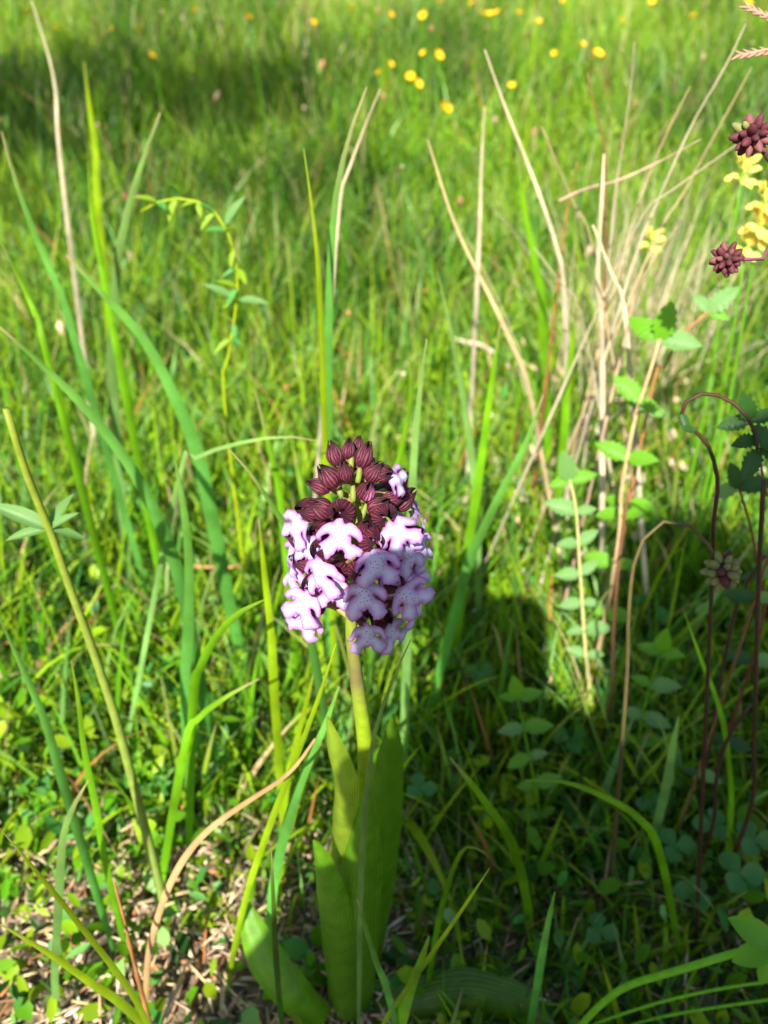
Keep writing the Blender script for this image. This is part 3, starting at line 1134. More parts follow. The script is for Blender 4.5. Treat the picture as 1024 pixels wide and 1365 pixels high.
GB = 'single tall grass blades'
BL = [
    ('tall blue-green grass blade standing straight above the orchid', [(489, 116), (466, 180), (448, 260), (440, 360), (437, 470), (436, 590)], 0.50, 13, BGREEN * 1.2, 0.0),
    ('narrow yellow-green blade rising close beside the tall blade over the orchid', [(405, 198), (415, 270), (424, 350), (429, 450), (434, 590)], 0.47, 9, YGREEN, 0.0),
    ('light blue-green blade slanting up at the right of the flower head', [(724, 526), (702, 590), (672, 650), (642, 712), (620, 770)], 0.46, 14, BGREEN * 1.3, 0.0),
    ('long upright blade between the flower head and the slanting blue-green blade', [(668, 425), (657, 500), (645, 590), (632, 680), (620, 760)], 0.52, 12, GREEN * 1.4, 0.0),
    ('thin upright blade to the right of the flower head below a straw', [(583, 362), (598, 425), (612, 500), (628, 600), (636, 700)], 0.56, 10, PALE * 0.8, 0.0),
    ('broad pale blade standing just behind the right side of the buds', [(569, 452), (560, 520), (553, 590), (549, 660), (546, 740)], 0.42, 13, PALE * 0.75, 0.0),
    ('second upright blade crossing behind the buds from the left', [(545, 470), (548, 530), (536, 600), (520, 680)], 0.50, 11, GREEN * 1.3, 0.0),
    ('pale blade arching level just above the buds', [(425, 588), (385, 582), (340, 586), (300, 596), (262, 610), (235, 650)], 0.44, 8, PALE * 0.9, 0.0),
    ('broad blue-green blade sloping down from the upper left towards the middle', [(88, 340), (140, 395), (190, 450), (228, 520), (258, 590), (280, 680)], 0.52, 18, BGREEN * 1.25, 0.0),
    ('long blue-green blade running diagonally down across the left side', [(0, 436), (60, 490), (120, 550), (180, 630), (215, 700), (240, 770), (255, 840)], 0.42, 18, BGREEN * 1.1, 0.0),
    ('dark blue-green blade curving in behind the left lips of the orchid', [(305, 598), (335, 632), (362, 672), (385, 712), (400, 770)], 0.33, 12, BGREEN * 0.8, 0.0),
    ('tall soft blade reaching up past the nodding stalk on the left', [(214, 150), (190, 215), (168, 290), (155, 360), (150, 440), (150, 520)], 0.62, 14, PALE * 0.6, 0.0),
    ('bright blade beside the soft tall blade on the left', [(118, 215), (122, 280), (135, 350), (150, 430)], 0.60, 12, GREEN * 1.35, 0.0),
    ('green blade leaning in from the left edge at mid height', [(2, 175), (20, 240), (45, 310), (75, 380), (98, 450)], 0.60, 12, BGREEN * 1.1, 0.0),
    ('second green blade leaning in from the left edge beneath the first', [(0, 318), (25, 370), (48, 420), (70, 500)], 0.50, 12, GREEN * 1.2, 0.0),
    ('arching blade left of the lowest lit lips with its tip bent over', [(352, 800), (318, 818), (288, 850), (268, 890), (258, 940)], 0.34, 13, GREEN * 1.4, 0.05),
    ('blue-green blade running down the left edge to the litter', [(0, 825), (30, 890), (58, 955), (78, 1020), (100, 1095)], 0.30, 13, BGREEN * 1.15, 0.0),
    ('stout blade bent at a knee low down on the left', [(118, 1040), (98, 1075), (84, 1115), (78, 1190), (72, 1312)], 0.255, 13, PALE * 0.62, 0.0),
    ('thin yellow-green blade leaning from the bottom left towards the orchid stem', [(448, 858), (425, 930), (395, 1010), (362, 1095), (330, 1190), (308, 1290)], 0.27, 9, YGREEN * 1.1, 0.0),
    ('blue-green blade leaning beside the thin yellow one left of the orchid stem', [(452, 915), (432, 970), (410, 1020), (388, 1080), (370, 1150), (362, 1200)], 0.285, 14, BGREEN * 1.5, 0.0),
    ('slim blade crossing in front of the orchid stem', [(548, 852), (522, 910), (500, 975), (490, 1040), (484, 1110), (480, 1200)], 0.235, 8, PALE * 0.62, 0.0),
    ('short dark upright blade at the bottom left of the orchid leaves', [(362, 1135), (364, 1190), (367, 1260), (372, 1330)], 0.225, 8, DKGREEN * 1.3, 0.0),
    ('thin bright blade in the shade rising right of the orchid leaves', [(653, 1157), (610, 1222), (570, 1280), (535, 1330), (512, 1365)], 0.215, 7, YGREEN * 1.1, 0.0),
    ('short blunt blade in the shade at the foot of the thin bright one', [(572, 1248), (560, 1285), (546, 1320), (535, 1360)], 0.215, 16, GREEN * 1.4, 0.0),
    ('slanting blade against the orchid sheath low in the shade', [(476, 1198), (488, 1240), (502, 1285), (518, 1330)], 0.215, 10, BGREEN * 1.3, 0.0),
    ('bluish blade standing in the shade below the curled leaf', [(740, 1188), (730, 1235), (722, 1280), (714, 1330)], 0.24, 11, BGREEN * 1.7, 0.0),
    ('dark slanting blade crossing the bottom left corner', [(0, 1104), (55, 1170), (110, 1238), (165, 1310), (195, 1362)], 0.20, 9, YGREEN * 0.55, 0.0),
    ('olive blade lying low across the bottom left corner', [(0, 1232), (60, 1268), (120, 1310), (185, 1360)], 0.20, 12, YGREEN * 0.7, 0.0),
    ('bright blade arching low among the left herbs', [(345, 905), (300, 930), (262, 960), (245, 1000)], 0.33, 12, GREEN * 1.4, 0.0),
    ('pale blade behind the left lips reaching up', [(232, 605), (245, 680), (252, 760), (250, 850), (246, 920)], 0.40, 15, BGREEN * 1.2, 0.0),
    ('long thin blade in the shade right of the pinnate leaf', [(912, 815), (935, 880), (958, 940), (970, 1000), (975, 1080)], 0.34, 7, GREEN * 1.6, 0.0),
    ('pale blade stub standing in the shade on the right', [(905, 955), (898, 990), (892, 1030), (888, 1052)], 0.36, 13, PALE * 1.0, 0.0),
    ('arching dim blade in the deep shade right of the orchid', [(700, 1040), (750, 1042), (800, 1060), (850, 1090), (880, 1140)], 0.29, 11, GREEN * 1.2, 0.0),
    ('broad dim blade slanting through the shade right of the orchid leaf', [(600, 1010), (640, 1060), (680, 1120), (700, 1190)], 0.30, 13, GREEN * 0.9, 0.0),
    ('upright blade in the shade with a bent top near the orchid', [(650, 1140), (625, 1128), (608, 1150), (592, 1200), (580, 1260)], 0.26, 9, GREEN, 0.0),
    ('yellow-green blade standing behind the orchid stem on its sunny side', [(420, 890), (405, 950), (392, 1000), (380, 1060)], 0.34, 10, YGREEN, 0.0),
    ('blade on the upper right catching light beside the straw tuft', [(690, 200), (700, 280), (716, 360), (726, 440)], 0.80, 12, GREEN * 1.3, 0.0),
    ('upright blade left of the straw tuft at mid height', [(770, 395), (764, 450), (756, 520), (750, 600)], 0.62, 11, GREEN * 1.3, 0.0),
    ('blade at the upper left standing beside the pale straw', [(112, 82), (120, 150), (128, 210), (130, 280)], 0.95, 12, YGREEN * 0.9, 0.0),
    ('green blade in the lower left leaning right over herbs', [(95, 880), (105, 940), (112, 1000), (128, 1080), (140, 1150)], 0.29, 10, GREEN * 1.3, 0.0),
    ('bright blade just left of the sunny lips', [(345, 690), (352, 760), (362, 850), (366, 930)], 0.37, 12, YGREEN, 0.0),
    ('upright green blade under the level arching blade', [(340, 520), (358, 590), (372, 650), (380, 720)], 0.50, 11, GREEN * 1.4, 0.0),
]
for lab, pix, Y, wpx, c, ln in BL:
    traced_blade('grass_shoot', lab, 'grass blade', GB, pix, Y, wpx, c, lean=ln)

SG = 'dry straw stalks'
ST = [
    ('long thick pale straw leaning left over the upper meadow', [(646, 66), (672, 140), (700, 210), (728, 285), (745, 345), (752, 410)], 0.66, 10, WHITESTRAW * 0.85),
    ('pale straw slanting down right from beside the centre', [(570, 186), (588, 245), (606, 300), (632, 355), (660, 410), (690, 480), (705, 520)], 0.62, 10, STRAW),
    ('short straight upright straw between two slanting straws', [(646, 142), (642, 210), (640, 280), (637, 352)], 0.76, 10, WHITESTRAW * 0.8),
    ('pale straw blade leaning right beside the tall blue-green blade', [(507, 118), (490, 160), (474, 200), (458, 250), (450, 300)], 0.62, 9, WHITESTRAW * 0.75),
    ('pale bent straw standing at the upper left corner', [(42, 0), (56, 45), (70, 92), (76, 140), (82, 230)], 0.85, 10, WHITESTRAW * 0.8),
    ('brown stem rising above the straw tuft', [(783, 96), (792, 140), (803, 190), (808, 250)], 0.66, 8, BROWN * 1.3),
    ('reddish brown stem left of the straw tuft', [(770, 215), (760, 260), (752, 310), (746, 360)], 0.72, 8, RUST * 0.8),
    ('broad whitish straw at the heart of the tuft', [(805, 205), (802, 270), (798, 330), (796, 390), (802, 450)], 0.60, 13, WHITESTRAW),
    ('whitish bent straw beside the broad one in the tuft', [(790, 300), (806, 340), (822, 385), (835, 440)], 0.56, 12, WHITESTRAW),
    ('longest straw of the tuft, fanning up to the right corner', [(994, 32), (965, 95), (930, 150), (900, 215), (868, 290), (835, 380)], 0.62, 8, WHITESTRAW * 0.8),
    ('thin straw of the tuft leaning right below the longest', [(1002, 90), (975, 140), (950, 185), (905, 270), (860, 350)], 0.64, 7, STRAW * 0.9),
    ('straw of the tuft standing nearly upright', [(846, 55), (842, 110), (832, 180), (820, 260), (812, 340)], 0.70, 7, WHITESTRAW * 0.7),
    ('straw of the tuft leaning right at half height', [(920, 115), (895, 165), (872, 215), (850, 280), (828, 350)], 0.66, 7, STRAW),
    ('pinkish straw crossing the tuft sideways', [(935, 185), (880, 215), (825, 240), (780, 252), (745, 268)], 0.62, 6, PINKSTRAW),
    ('short straw leaning left out of the tuft', [(722, 168), (745, 225), (770, 285), (795, 350)], 0.64, 7, STRAW * 0.9),
    ('thin straw at the left of the tuft', [(712, 330), (735, 360), (760, 395), (780, 440)], 0.60, 6, WHITESTRAW * 0.75),
    ('straw sloping out of the tuft towards the right edge', [(1020, 165), (965, 205), (915, 240), (870, 275), (835, 330)], 0.60, 6, WHITESTRAW * 0.75),
    ('pale straw low in the tuft bending to the right', [(905, 300), (875, 340), (850, 385), (838, 430)], 0.56, 8, PINKSTRAW),
    ('whitish straw piece lying level among the grass', [(604, 450), (620, 456), (640, 460), (660, 472)], 0.66, 9, WHITESTRAW),
    ('short straw lying slanted right of the whitish piece', [(690, 480), (710, 490), (730, 500), (748, 512)], 0.62, 9, STRAW),
    ('orange-brown dry leaf bent in a long arch at the lower left', [(420, 985), (385, 1032), (330, 1068), (275, 1108), (238, 1155), (212, 1215), (196, 1282)], 0.255, 11, RUST * 0.6 + STRAW * 0.5),
    ('thin orange straw lying level left of the lips', [(330, 752), (305, 756), (280, 756), (252, 754)], 0.46, 6, RUST * 1.2 + STRAW * 0.2),
    ('short rusty straw standing in the litter', [(152, 1175), (160, 1205), (168, 1235), (176, 1272)], 0.24, 8, RUST),
    ('long pale straw lying across the litter', [(300, 1178), (210, 1198), (130, 1220), (60, 1240)], 0.31, 7, STRAW * 0.9),
    ('pale stalk lying in the litter at the bottom edge', [(245, 1300), (232, 1325), (222, 1350), (212, 1365)], 0.215, 17, PINKSTRAW * 1.2),
    ('rusty straw fragment at the left edge among herbs', [(0, 862), (20, 852), (40, 845), (52, 842)], 0.36, 7, RUST),
    ('rusty leaf scrap standing left of the herbs', [(44, 990), (36, 1005), (26, 1025), (18, 1050)], 0.28, 9, RUST * 1.2),
    ('brown stalk lying low at the bottom left', [(0, 1290), (40, 1278), (80, 1262), (120, 1250)], 0.235, 6, BROWN * 1.8),
]
LIE = {'litter': 0.012, 'level': 0.10, 'slanted': 0.10, 'bottom': 0.014, 'fragment': 0.03, 'scrap': 0.02}
for lab, pix, Y, wpx, c in ST:
    lie = None
    if 'lying' in lab or 'fragment' in lab or 'scrap' in lab:
        lie = next((h for k, h in LIE.items() if k in lab), 0.02)
    traced_blade('dry_straw', lab, 'straw', SG, pix, Y, wpx * (0.62 if pix[0][1] < 560 else 0.85), c, mat=M_STRAW, to_ground=(lie is None and 'crossing' not in lab),
                 round_=(wpx < 8.5), twist=0.3, fold=0.6, tipw=0.3, lie=lie)


# fine dead grass round the straws, and the pale curled scraps at its foot
def dead_tuft():
    n = 260
    u = rng.normal(825, 42, n)
    v = rng.normal(430, 30, n)
    pos = np.array([ground_at(a, b, 0.0) for a, b in zip(u, v + 130)])
    pos[:, 2] = zg(pos[:, 0], pos[:, 1])
    C, _ = pick_colours(n, [(4, WHITESTRAW * 0.85), (3, STRAW * 0.85), (1.5, YGREEN), (1, GREEN)])
    V, F, CC = blades(pos, rng.uniform(0.14, 0.38, n), rng.uniform(0.0008, 0.0020, n), rng.choice([0.3, 0.0, 3.0, 0.8], n) + rng.normal(0, 0.5, n),
                      np.abs(rng.normal(0.25, 0.25, n)), rng.normal(0.2, 0.5, n), rng.uniform(-0.6, 0.6, n), C, 5)
    tag(obj('dead_grass', build('dead_grass', V, F, M_STRAW, CC)), 'fine bleached dead grass standing round the straw tuft', 'dead grass', kind='stuff')
    n = 420
    u = np.concatenate([rng.normal(835, 55, n - 120), rng.normal(650, 120, 120)])
    v = np.concatenate([rng.normal(560, 75, n - 120), rng.normal(640, 120, 120)])
    locs = np.array([ground_at(a, b, h) for a, b, h in zip(u, v, rng.uniform(0.01, 0.09, n))])
    tv, tf = [], []
    for i in range(5):
        t = i / 4
        for q in (-1, 1):
            tv.append((t - 0.5, q * 0.22 * math.sin(math.pi * (0.12 + 0.8 * t)), 0.5 * (t - 0.5) ** 2))
    for i in range(4):
        tf.append((i * 2, i * 2 + 2, i * 2 + 3, i * 2 + 1))
    Mx = rots(rng.uniform(0, 6.28, n), rng.normal(0, 0.6, n), rng.normal(0, 0.8, n)) * rng.uniform(0.006, 0.020, n)[:, None, None]
    C, _ = pick_colours(n, [(3, WHITESTRAW), (3, PINKSTRAW * 1.2), (1, STRAW)])
    tag(scatter('dead_leaves', tv, tf, locs, Mx, C, M_STRAW), 'pale curled dead leaves at the foot of the straw tuft', 'dead leaves', kind='stuff')


dead_tuft()

# ------------------------------------------------------------------ leaf templates for herbs
def leaf_template(length=1.0, width=0.4, teeth=0, cup=0.15, droop=0.2, point=1.0, n=11, across=5):
    """leaf lying along +x, blade normal +z"""
    V, F, UV = [], [], []
    for i in range(n):
        t = i / (n - 1)
        w_ = width * 0.5 * (math.sin(math.pi * t ** (0.8 * point)) ** 0.75 if 0 < t < 1 else 0.03)
        if teeth and 0 < i < n - 1:
            w_ *= 1.0 if i % 2 else 0.76
        for k in range(across):
            q = -1 + 2 * k / (across - 1)
            V.append((t * length - (0.04 * length if (teeth and i % 2 and abs(q) == 1) else 0), q * w_, -droop * t * t * length + cup * q * q * w_))
            UV.append((q, t))
    for i in range(n - 1):
        for k in range(across - 1):
            a = i * across + k
            F.append((a, a + across, a + across + 1, a + 1))
    return np.array(V), F, np.array(UV)


def leaf_mesh(name, col, **kw):
    V, F, UV = leaf_template(**kw)
    return build(name, V, F, M_LEAF, np.asarray(col), UV)


def orient(o, p, xdir, up=(0, 0, 1), scale=1.0):
    x = unit(xdir)
    u = np.asarray(up, float)
    z = unit(u - x * np.dot(u, x))
    y = np.cross(z, x)
    m = Matrix(((x[0], y[0], z[0]), (x[1], y[1], z[1]), (x[2], y[2], z[2])))
    o.rotation_euler = m.to_euler()
    o.location = p
    o.scale = (scale,) * 3


def stalk_points(pix, Y, to_ground=True, n=24):
    Ys = [Y] * len(pix) if np.isscalar(Y) else Y
    P0 = [PY(u, v, y) for (u, v), y in zip(pix, Ys)]
    if to_ground:
        q = P0[-1].copy()
        q[2] = float(zg(q[0], q[1])) - 0.004
        if P0[-1][2] - q[2] > 0.003:
            P0.append(q)
    return catmull(np.array(P0), n)


def stem_part(P, rpx, col, parent, taper=0.6, sides=8, name='stem', colend=None):
    r = rpx * 0.5 * depth_of(P[len(P) // 2]) / FPX
    V, F = tube(P, np.linspace(r * taper, r, len(P)), sides)
    c = np.asarray(col, float)
    if colend is not None:
        k = np.repeat(np.linspace(0, 1, len(P)), sides)[:, None]
        c = c * (1 - k) + np.asarray(colend) * k
    return obj(name, build(name, V, F, M_STEM, c), parent)


# ------------------------------------------------------------------ whorled herbs (bedstraw-like)
WLEAF = [leaf_mesh('leaf', c, length=1, width=0.36, cup=0.4, droop=0.15, n=7, across=3) for c in (GREEN * 1.35, YGREEN * 1.0, BGREEN * 1.3, GREEN * 1.0)]
proto_stem = {}


def whorled(name, label, group, base, top, whorls, per, leaf_len, tint, seed, cat='herb', rad=0.0009):
    r = random.Random(seed)
    base = np.asarray(base, float)
    top = np.asarray(top, float)
    root = empty(name, base)
    tag(root, label, cat, group)
    mid = (base + top) / 2 + np.array([r.uniform(-1, 1), r.uniform(-1, 1), 0]) * 0.06 * np.linalg.norm(top - base)
    P = catmull([np.zeros(3), mid - base, top - base], 10)
    V, F = tube(P, np.linspace(rad, rad * 0.7, 10), 6)
    obj('stem', build('stem', V, F, M_STEM, YGREEN * 0.8), root)
    for wi in range(whorls):
        f = 1 - wi / max(1, whorls) * 0.8
        p = P[int(round(f * 9))]
        ax = unit(P[-1] - P[0])
        s = leaf_len * (0.62 if wi == 0 else 1.0) * r.uniform(0.85, 1.1)
        for k in range(per):
            a = 2 * math.pi * (k + 0.5 * (wi % 2)) / per + r.uniform(-0.15, 0.15)
            e1 = unit(np.cross(ax, [0.3, 0.9, 0.1]))
            e2 = np.cross(ax, e1)
            d = e1 * math.cos(a) + e2 * math.sin(a) + ax * (0.9 if wi == 0 else 0.3)
            o = obj('leaf', WLEAF[(tint + (k % 5 == 4)) % 4], root)
            orient(o, p, d, ax, s)
    return root


SPROUTS = [  # head of the sprout in the photo, height, leaf length, tint, label
    (52, 1052, 0.035, 0.011, 0, 'leafy whorled sprout beside the litter at lower left'),
    (22, 1048, 0.030, 0.010, 1, 'small whorled sprout at the left edge beside rusty scrap'),
    (118, 1132, 0.030, 0.012, 1, 'pale whorled sprout low in the litter on the left'),
    (8, 1165, 0.025, 0.011, 0, 'whorled sprout at the left edge in the litter'),
    (88, 868, 0.060, 0.014, 0, 'bushy whorled herb left of the thick yellow-green stem'),
    (125, 900, 0.055, 0.013, 2, 'bluish whorled herb right beside the thick yellow-green stem'),
    (70, 800, 0.060, 0.013, 1, 'yellow-green whorled herb low on the far left'),
    (185, 1010, 0.045, 0.012, 0, 'whorled herb in the lower left between two blades'),
    (215, 1040, 0.040, 0.011, 2, 'grey-green whorled herb left of the bent rusty leaf'),
    (268, 1222, 0.020, 0.010, 1, 'bright small sprout in the litter left of the low orchid leaf'),
    (285, 1195, 0.020, 0.009, 1, 'tiny bright sprout just above the other in the litter'),
    (400, 1300, 0.020, 0.010, 0, 'sprout in the litter between orchid leaf and dark blade'),
    (300, 1010, 0.045, 0.012, 0, 'whorled herb behind the bent rusty leaf'),
    (185, 900, 0.060, 0.013, 0, 'whorled herb left of centre under the arching blade'),
    (330, 960, 0.050, 0.012, 3, 'dark whorled herb left of the orchid stem'),
    (45, 955, 0.050, 0.013, 3, 'dark whorled herb under the left edge blade'),
    (640, 560, 0.075, 0.014, 1, 'yellow-green herb right of the buds'),
    (600, 745, 0.090, 0.013, 1, 'yellow-green herb close to the right lips'),
    (690, 735, 0.085, 0.014, 1, 'bright yellow-green herb left of the pinnate leaf'),
    (655, 770, 0.075, 0.013, 1, 'bright herb at the upper edge of the shade'),
    (712, 690, 0.085, 0.014, 0, 'green herb above the bright one left of the pinnate leaf'),
    (735, 510, 0.080, 0.014, 1, 'yellowish herb below the straw tuft'),
    (680, 530, 0.080, 0.013, 1, 'yellowish herb beside the long slanting straw'),
    (790, 925, 0.060, 0.012, 1, 'sunlit yellow-green herb tip standing inside the shade'),
    (815, 990, 0.050, 0.012, 0, 'dim herb below the sunlit tip in the shade'),
    (300, 520, 0.085, 0.014, 0, 'herb beneath the nodding stalk'),
    (110, 510, 0.085, 0.014, 2, 'bluish herb with pale tips at left mid height'),
    (390, 480, 0.085, 0.013, 0, 'green herb left of the tall blades'),
    (190, 700, 0.070, 0.013, 3, 'dark herb left of the long diagonal blade'),
    (320, 880, 0.060, 0.012, 0, 'green herb beneath the sunny lowest lips'),
]
for i, (u, v, h, ll, tint, lab) in enumerate(SPROUTS):
    top = ground_at(u, v, h)
    base = top + np.array([random.uniform(-0.01, 0.01), random.uniform(0, 0.008), 0])
    base[2] = float(zg(base[0], base[1])) - 0.003
    whorled('whorled_herb', lab, 'low whorled herbs', base, top, 4 if h > 0.03 else 3, 6, ll, tint, i)

# tall yellow-green stem with a leaf whorl at a node, on the left
P = stalk_points([(8, 545), (22, 590), (42, 650), (66, 705), (92, 780), (118, 850), (142, 920), (162, 985)], 0.33)
root = empty('crosswort_stalk', P[-1])
tag(root, 'thick yellow-green stem with a whorl of leaves crossing the left side', 'herb')
base = P[-1].copy()
stem_part(P - base + 0 * CAM, 1, YGREEN, root) if False else None
V, F = tube(P - base, np.linspace(0.0016, 0.0034, len(P)), 9)
kk = np.repeat(np.linspace(0, 1, len(P)), 9)[:, None]
obj('stem', build('stem', V, F, M_STEM, np.array([0.15, 0.19, 0.015]) * (1 - kk) + np.array([0.18, 0.25, 0.05]) * kk), root)
BIGLEAF = leaf_mesh('leaf', PALE * 0.7, length=1, width=0.28, cup=0.4, droop=0.2, n=9, across=5)
node = PY(66, 705, 0.33) - base
for k, (dx, dy, dt, s) in enumerate([(-1, 0.55, 0.3, 0.030), (0.75, 0.5, 0.2, 0.016), (-0.9, -0.15, 0.3, 0.020), (0.4, 0.9, -0.2, 0.02), (0.8, -0.2, -0.4, 0.018)]):
    o = obj('leaf', BIGLEAF, root)
    orient(o, node, RT * dx + UP * dy - FW * dt, (0, -0.4, 1), s)

# nodding herb stalk at the upper left
P = stalk_points([(188, 282), (215, 268), (250, 265), (283, 280), (303, 308), (314, 345), (317, 385), (312, 430), (304, 480), (300, 540)], 0.60, n=34)
base = P[-1].copy()
root = empty('nodding_stalk', base)
tag(root, 'yellow-green stalk with a nodding leafy tip in the upper left', 'herb')
V, F = tube(P - base, np.linspace(0.0008, 0.0019, len(P)), 8)
obj('stem', build('stem', V, F, M_STEM, YGREEN * np.array([1.0, 0.8, 0.6])), root)
for k in range(22):
    i = 1 + int(k * 0.5)
    d = unit(np.array([math.cos(k * 2.4), -0.5, math.sin(k * 2.4)]))
    o = obj('leaf', WLEAF[1 if k % 3 else 2], root)
    orient(o, P[i] - base, d - np.array([0.6, 0, 0]), (0, -0.3, 1), 0.014 + 0.003 * math.sin(k))
for (u, v, dx, dy) in ((318, 400, 1, -0.1), (312, 398, -0.8, 0.4), (300, 300, 0.6, 0.8)):
    o = obj('leaf', BIGLEAF, root)
    orient(o, PY(u, v, 0.60) - base, RT * dx + UP * dy - FW * 0.5, (0, -0.6, 1), 0.024)

# ------------------------------------------------------------------ burnet leaves (pinnate, toothed) on the right
TOOTH = [leaf_mesh('leaflet', c, length=1, width=0.62, teeth=1, cup=0.25, droop=0.12, n=13, across=5) for c in (GREEN * 1.3, PALE * 0.75, DKGREEN * 1.3)]


def pinnate(label, pix, Y, pairs, leaflet_px, tint, stemcol, rpx=6, spread=1.0, terminal=True, jitter=0.35, start=0.0, end=0.75):
    P = stalk_points(pix, Y, n=40)
    base = P[-1].copy()
    root = empty('burnet_leaf', base)
    tag(root, label, 'pinnate leaf', 'toothed pinnate leaves')
    Q = P - base
    r = rpx * 0.5 * depth_of(P[10]) / FPX
    V, F = tube(Q, np.linspace(r * 0.5, r, len(P)), 7)
    obj('stalk', build('stalk', V, F, M_STEM, stemcol), root)
    T = tangents(P)
    s = leaflet_px * depth_of(P[5]) / FPX
    for k in range(pairs):
        i = int((start + (end - start) * (k / max(1, pairs - 1))) * (len(P) - 1)) if pairs > 1 else 2
        vd = unit(P[i] - CAM)
        sd_ = unit(np.cross(T[i], vd))
        for sg in (-1, 1):
            d = sd_ * sg * spread - T[i] * 0.15 + np.array([random.uniform(-1, 1), random.uniform(-1, 1), random.uniform(-1, 1)]) * jitter
            o = obj('leaflet', TOOTH[tint if random.random() < 0.75 else (tint + 1) % 2], root)
            orient(o, Q[i], d, -vd * 0.8 + np.array([0, 0, 0.5]), s * random.uniform(0.6, 1.1))
    if terminal:
        o = obj('leaflet', TOOTH[tint], root)
        orient(o, Q[0], -T[0], -unit(P[0] - CAM) + np.array([0, 0, 0.4]), s)
    return root


pinnate('sunlit pinnate leaf with paired toothed leaflets in front of the shade', [(760, 640), (768, 680), (772, 740), (776, 800), (780, 860), (786, 920), (792, 990)], 0.47, 7, 44, 1, STRAW * 0.8 + GREEN * 0.4, 7, end=0.62)
pinnate('pinnate leaf on a brownish stalk below the straw tuft', [(880, 452), (862, 510), (850, 545), (838, 600), (828, 660), (822, 740)], 0.50, 6, 52, 0, STRAW * 0.75 + RUST * 0.2, 9, end=0.7)
pinnate('pale pinnate leaf top under the right straws', [(945, 415), (912, 445), (885, 490), (865, 540)], 0.52, 4, 46, 1, RUST * 0.8, 7)
pinnate('dim pinnate leaf in the shade at the right edge', [(985, 650), (1000, 700), (1010, 760), (1012, 850)], 0.40, 4, 40, 2, REDBROWN, 6)
pinnate('dark pinnate leaf at the right edge', [(1000, 560), (1010, 600), (1022, 660), (1030, 720)], 0.36, 3, 42, 2, BROWN, 6)
pinnate('shaded pinnate leaf below the sunlit herb tip', [(880, 870), (860, 940), (850, 1000), (845, 1080)], 0.42, 5, 40, 0, GREEN, 5)
pinnate('low shaded pinnate leaf right of the orchid', [(690, 930), (700, 980), (712, 1040), (720, 1100)], 0.38, 5, 38, 0, GREEN, 5)


# ------------------------------------------------------------------ burnet flower heads
def ball(name, col, sx=1, sy=1, sz=1, seg=8, rings=6, point=0.0):
    V, F = [], []
    for i in range(rings + 1):
        ph = math.pi * i / rings
        for k in range(seg):
            th = 2 * math.pi * k / seg
            pz = math.cos(ph)
            rr = math.sin(ph)
            V.append((sx * rr * math.cos(th), sy * rr * math.sin(th), sz * (pz + point * max(0, pz) ** 3)))
    for i in range(rings):
        for k in range(seg):
            F.append((i * seg + k, (i + 1) * seg + k, (i + 1) * seg + (k + 1) % seg, i * seg + (k + 1) % seg))
    return build(name, V, F, M_STEM, col)


M_BUD = leaf_material('burnet_bud_surface', 0.0, 0.65, noise=0.5, scale=400)
BB = [ball('bud', c, 0.66, 0.66, 0.95, point=0.25) for c in (np.array([0.085, 0.020, 0.026]), np.array([0.15, 0.055, 0.050]), np.array([0.15, 0.16, 0.05]))]


for _m in BB:
    _m.materials.clear()
    _m.materials.append(M_BUD)


def burnet_head(label, centre, radius, stem_pts, tints, tilt=(0, -0.3, 1), stemcol=np.array([0.06, 0.025, 0.018]), srad=0.0011, nb=32):
    base = np.asarray(stem_pts[-1], float)
    root = empty('burnet_stalk', base)
    tag(root, label, 'flower stalk', 'burnet flower stalks')
    P = catmull(np.array(stem_pts), 30) - base
    V, F = tube(P, np.linspace(srad * 0.8, srad * 1.4, 30), 8)
    obj('stem', build('stem', V, F, M_STEM, stemcol), root)
    hd = empty('flower_head', np.asarray(centre) - base)
    hd.parent = root
    V, F = [], []
    obj('core', ball('core', np.array([0.02, 0.012, 0.010]), radius * 0.7, radius * 0.7, radius * 0.7), hd)
    ga = math.pi * (3 - math.sqrt(5))
    for k in range(nb):
        z = 1 - 2 * (k + 0.5) / nb
        rr = math.sqrt(1 - z * z)
        d = np.array([rr * math.cos(ga * k), rr * math.sin(ga * k), z])
        o = obj('bud', BB[tints[k % len(tints)]], hd)
        q = Vector(d).to_track_quat('Z', 'Y')
        o.rotation_euler = q.to_euler()
        o.location = d * radius * 0.74
        k_ = radius * 0.37 * random.uniform(0.8, 1.15)
        o.scale = (k_, k_, k_ * random.uniform(0.85, 1.3))
    return root


def to_base(x, y):
    return np.array([x, y, float(zg(x, y)) - 0.003])


hA = PD(1003, 181, 0.335)
burnet_head('round maroon bud head at the upper right edge', hA, 0.0070, [hA, PD(1032, 225, 0.345), PD(1080, 420, 0.40), to_base(0.33, 0.36)], [0, 1, 0, 1, 2])
hB = PD(969, 346, 0.33)
burnet_head('smaller maroon bud head on a thin purple stem at the right edge', hB, 0.0055, [hB, PD(995, 343, 0.33), PD(1022, 350, 0.335), PD(1060, 420, 0.36), to_base(0.30, 0.33)], [0, 1, 1, 0, 0], stemcol=np.array([0.16, 0.05, 0.08]), srad=0.0009)
hC = PD(962, 762, 0.40)
burnet_head('greenish nodding bud head hanging from an arched brown stem in the shade', hC, 0.0082,
            [hC, PD(948, 732, 0.40), PD(928, 706, 0.40), PD(896, 693, 0.40), PD(866, 708, 0.40), PD(846, 748, 0.405), PD(838, 820, 0.42), PD(834, 930, 0.46), to_base(0.155, 0.33)], [2, 2, 2, 0], stemcol=np.array([0.075, 0.062, 0.022]), srad=0.0011)
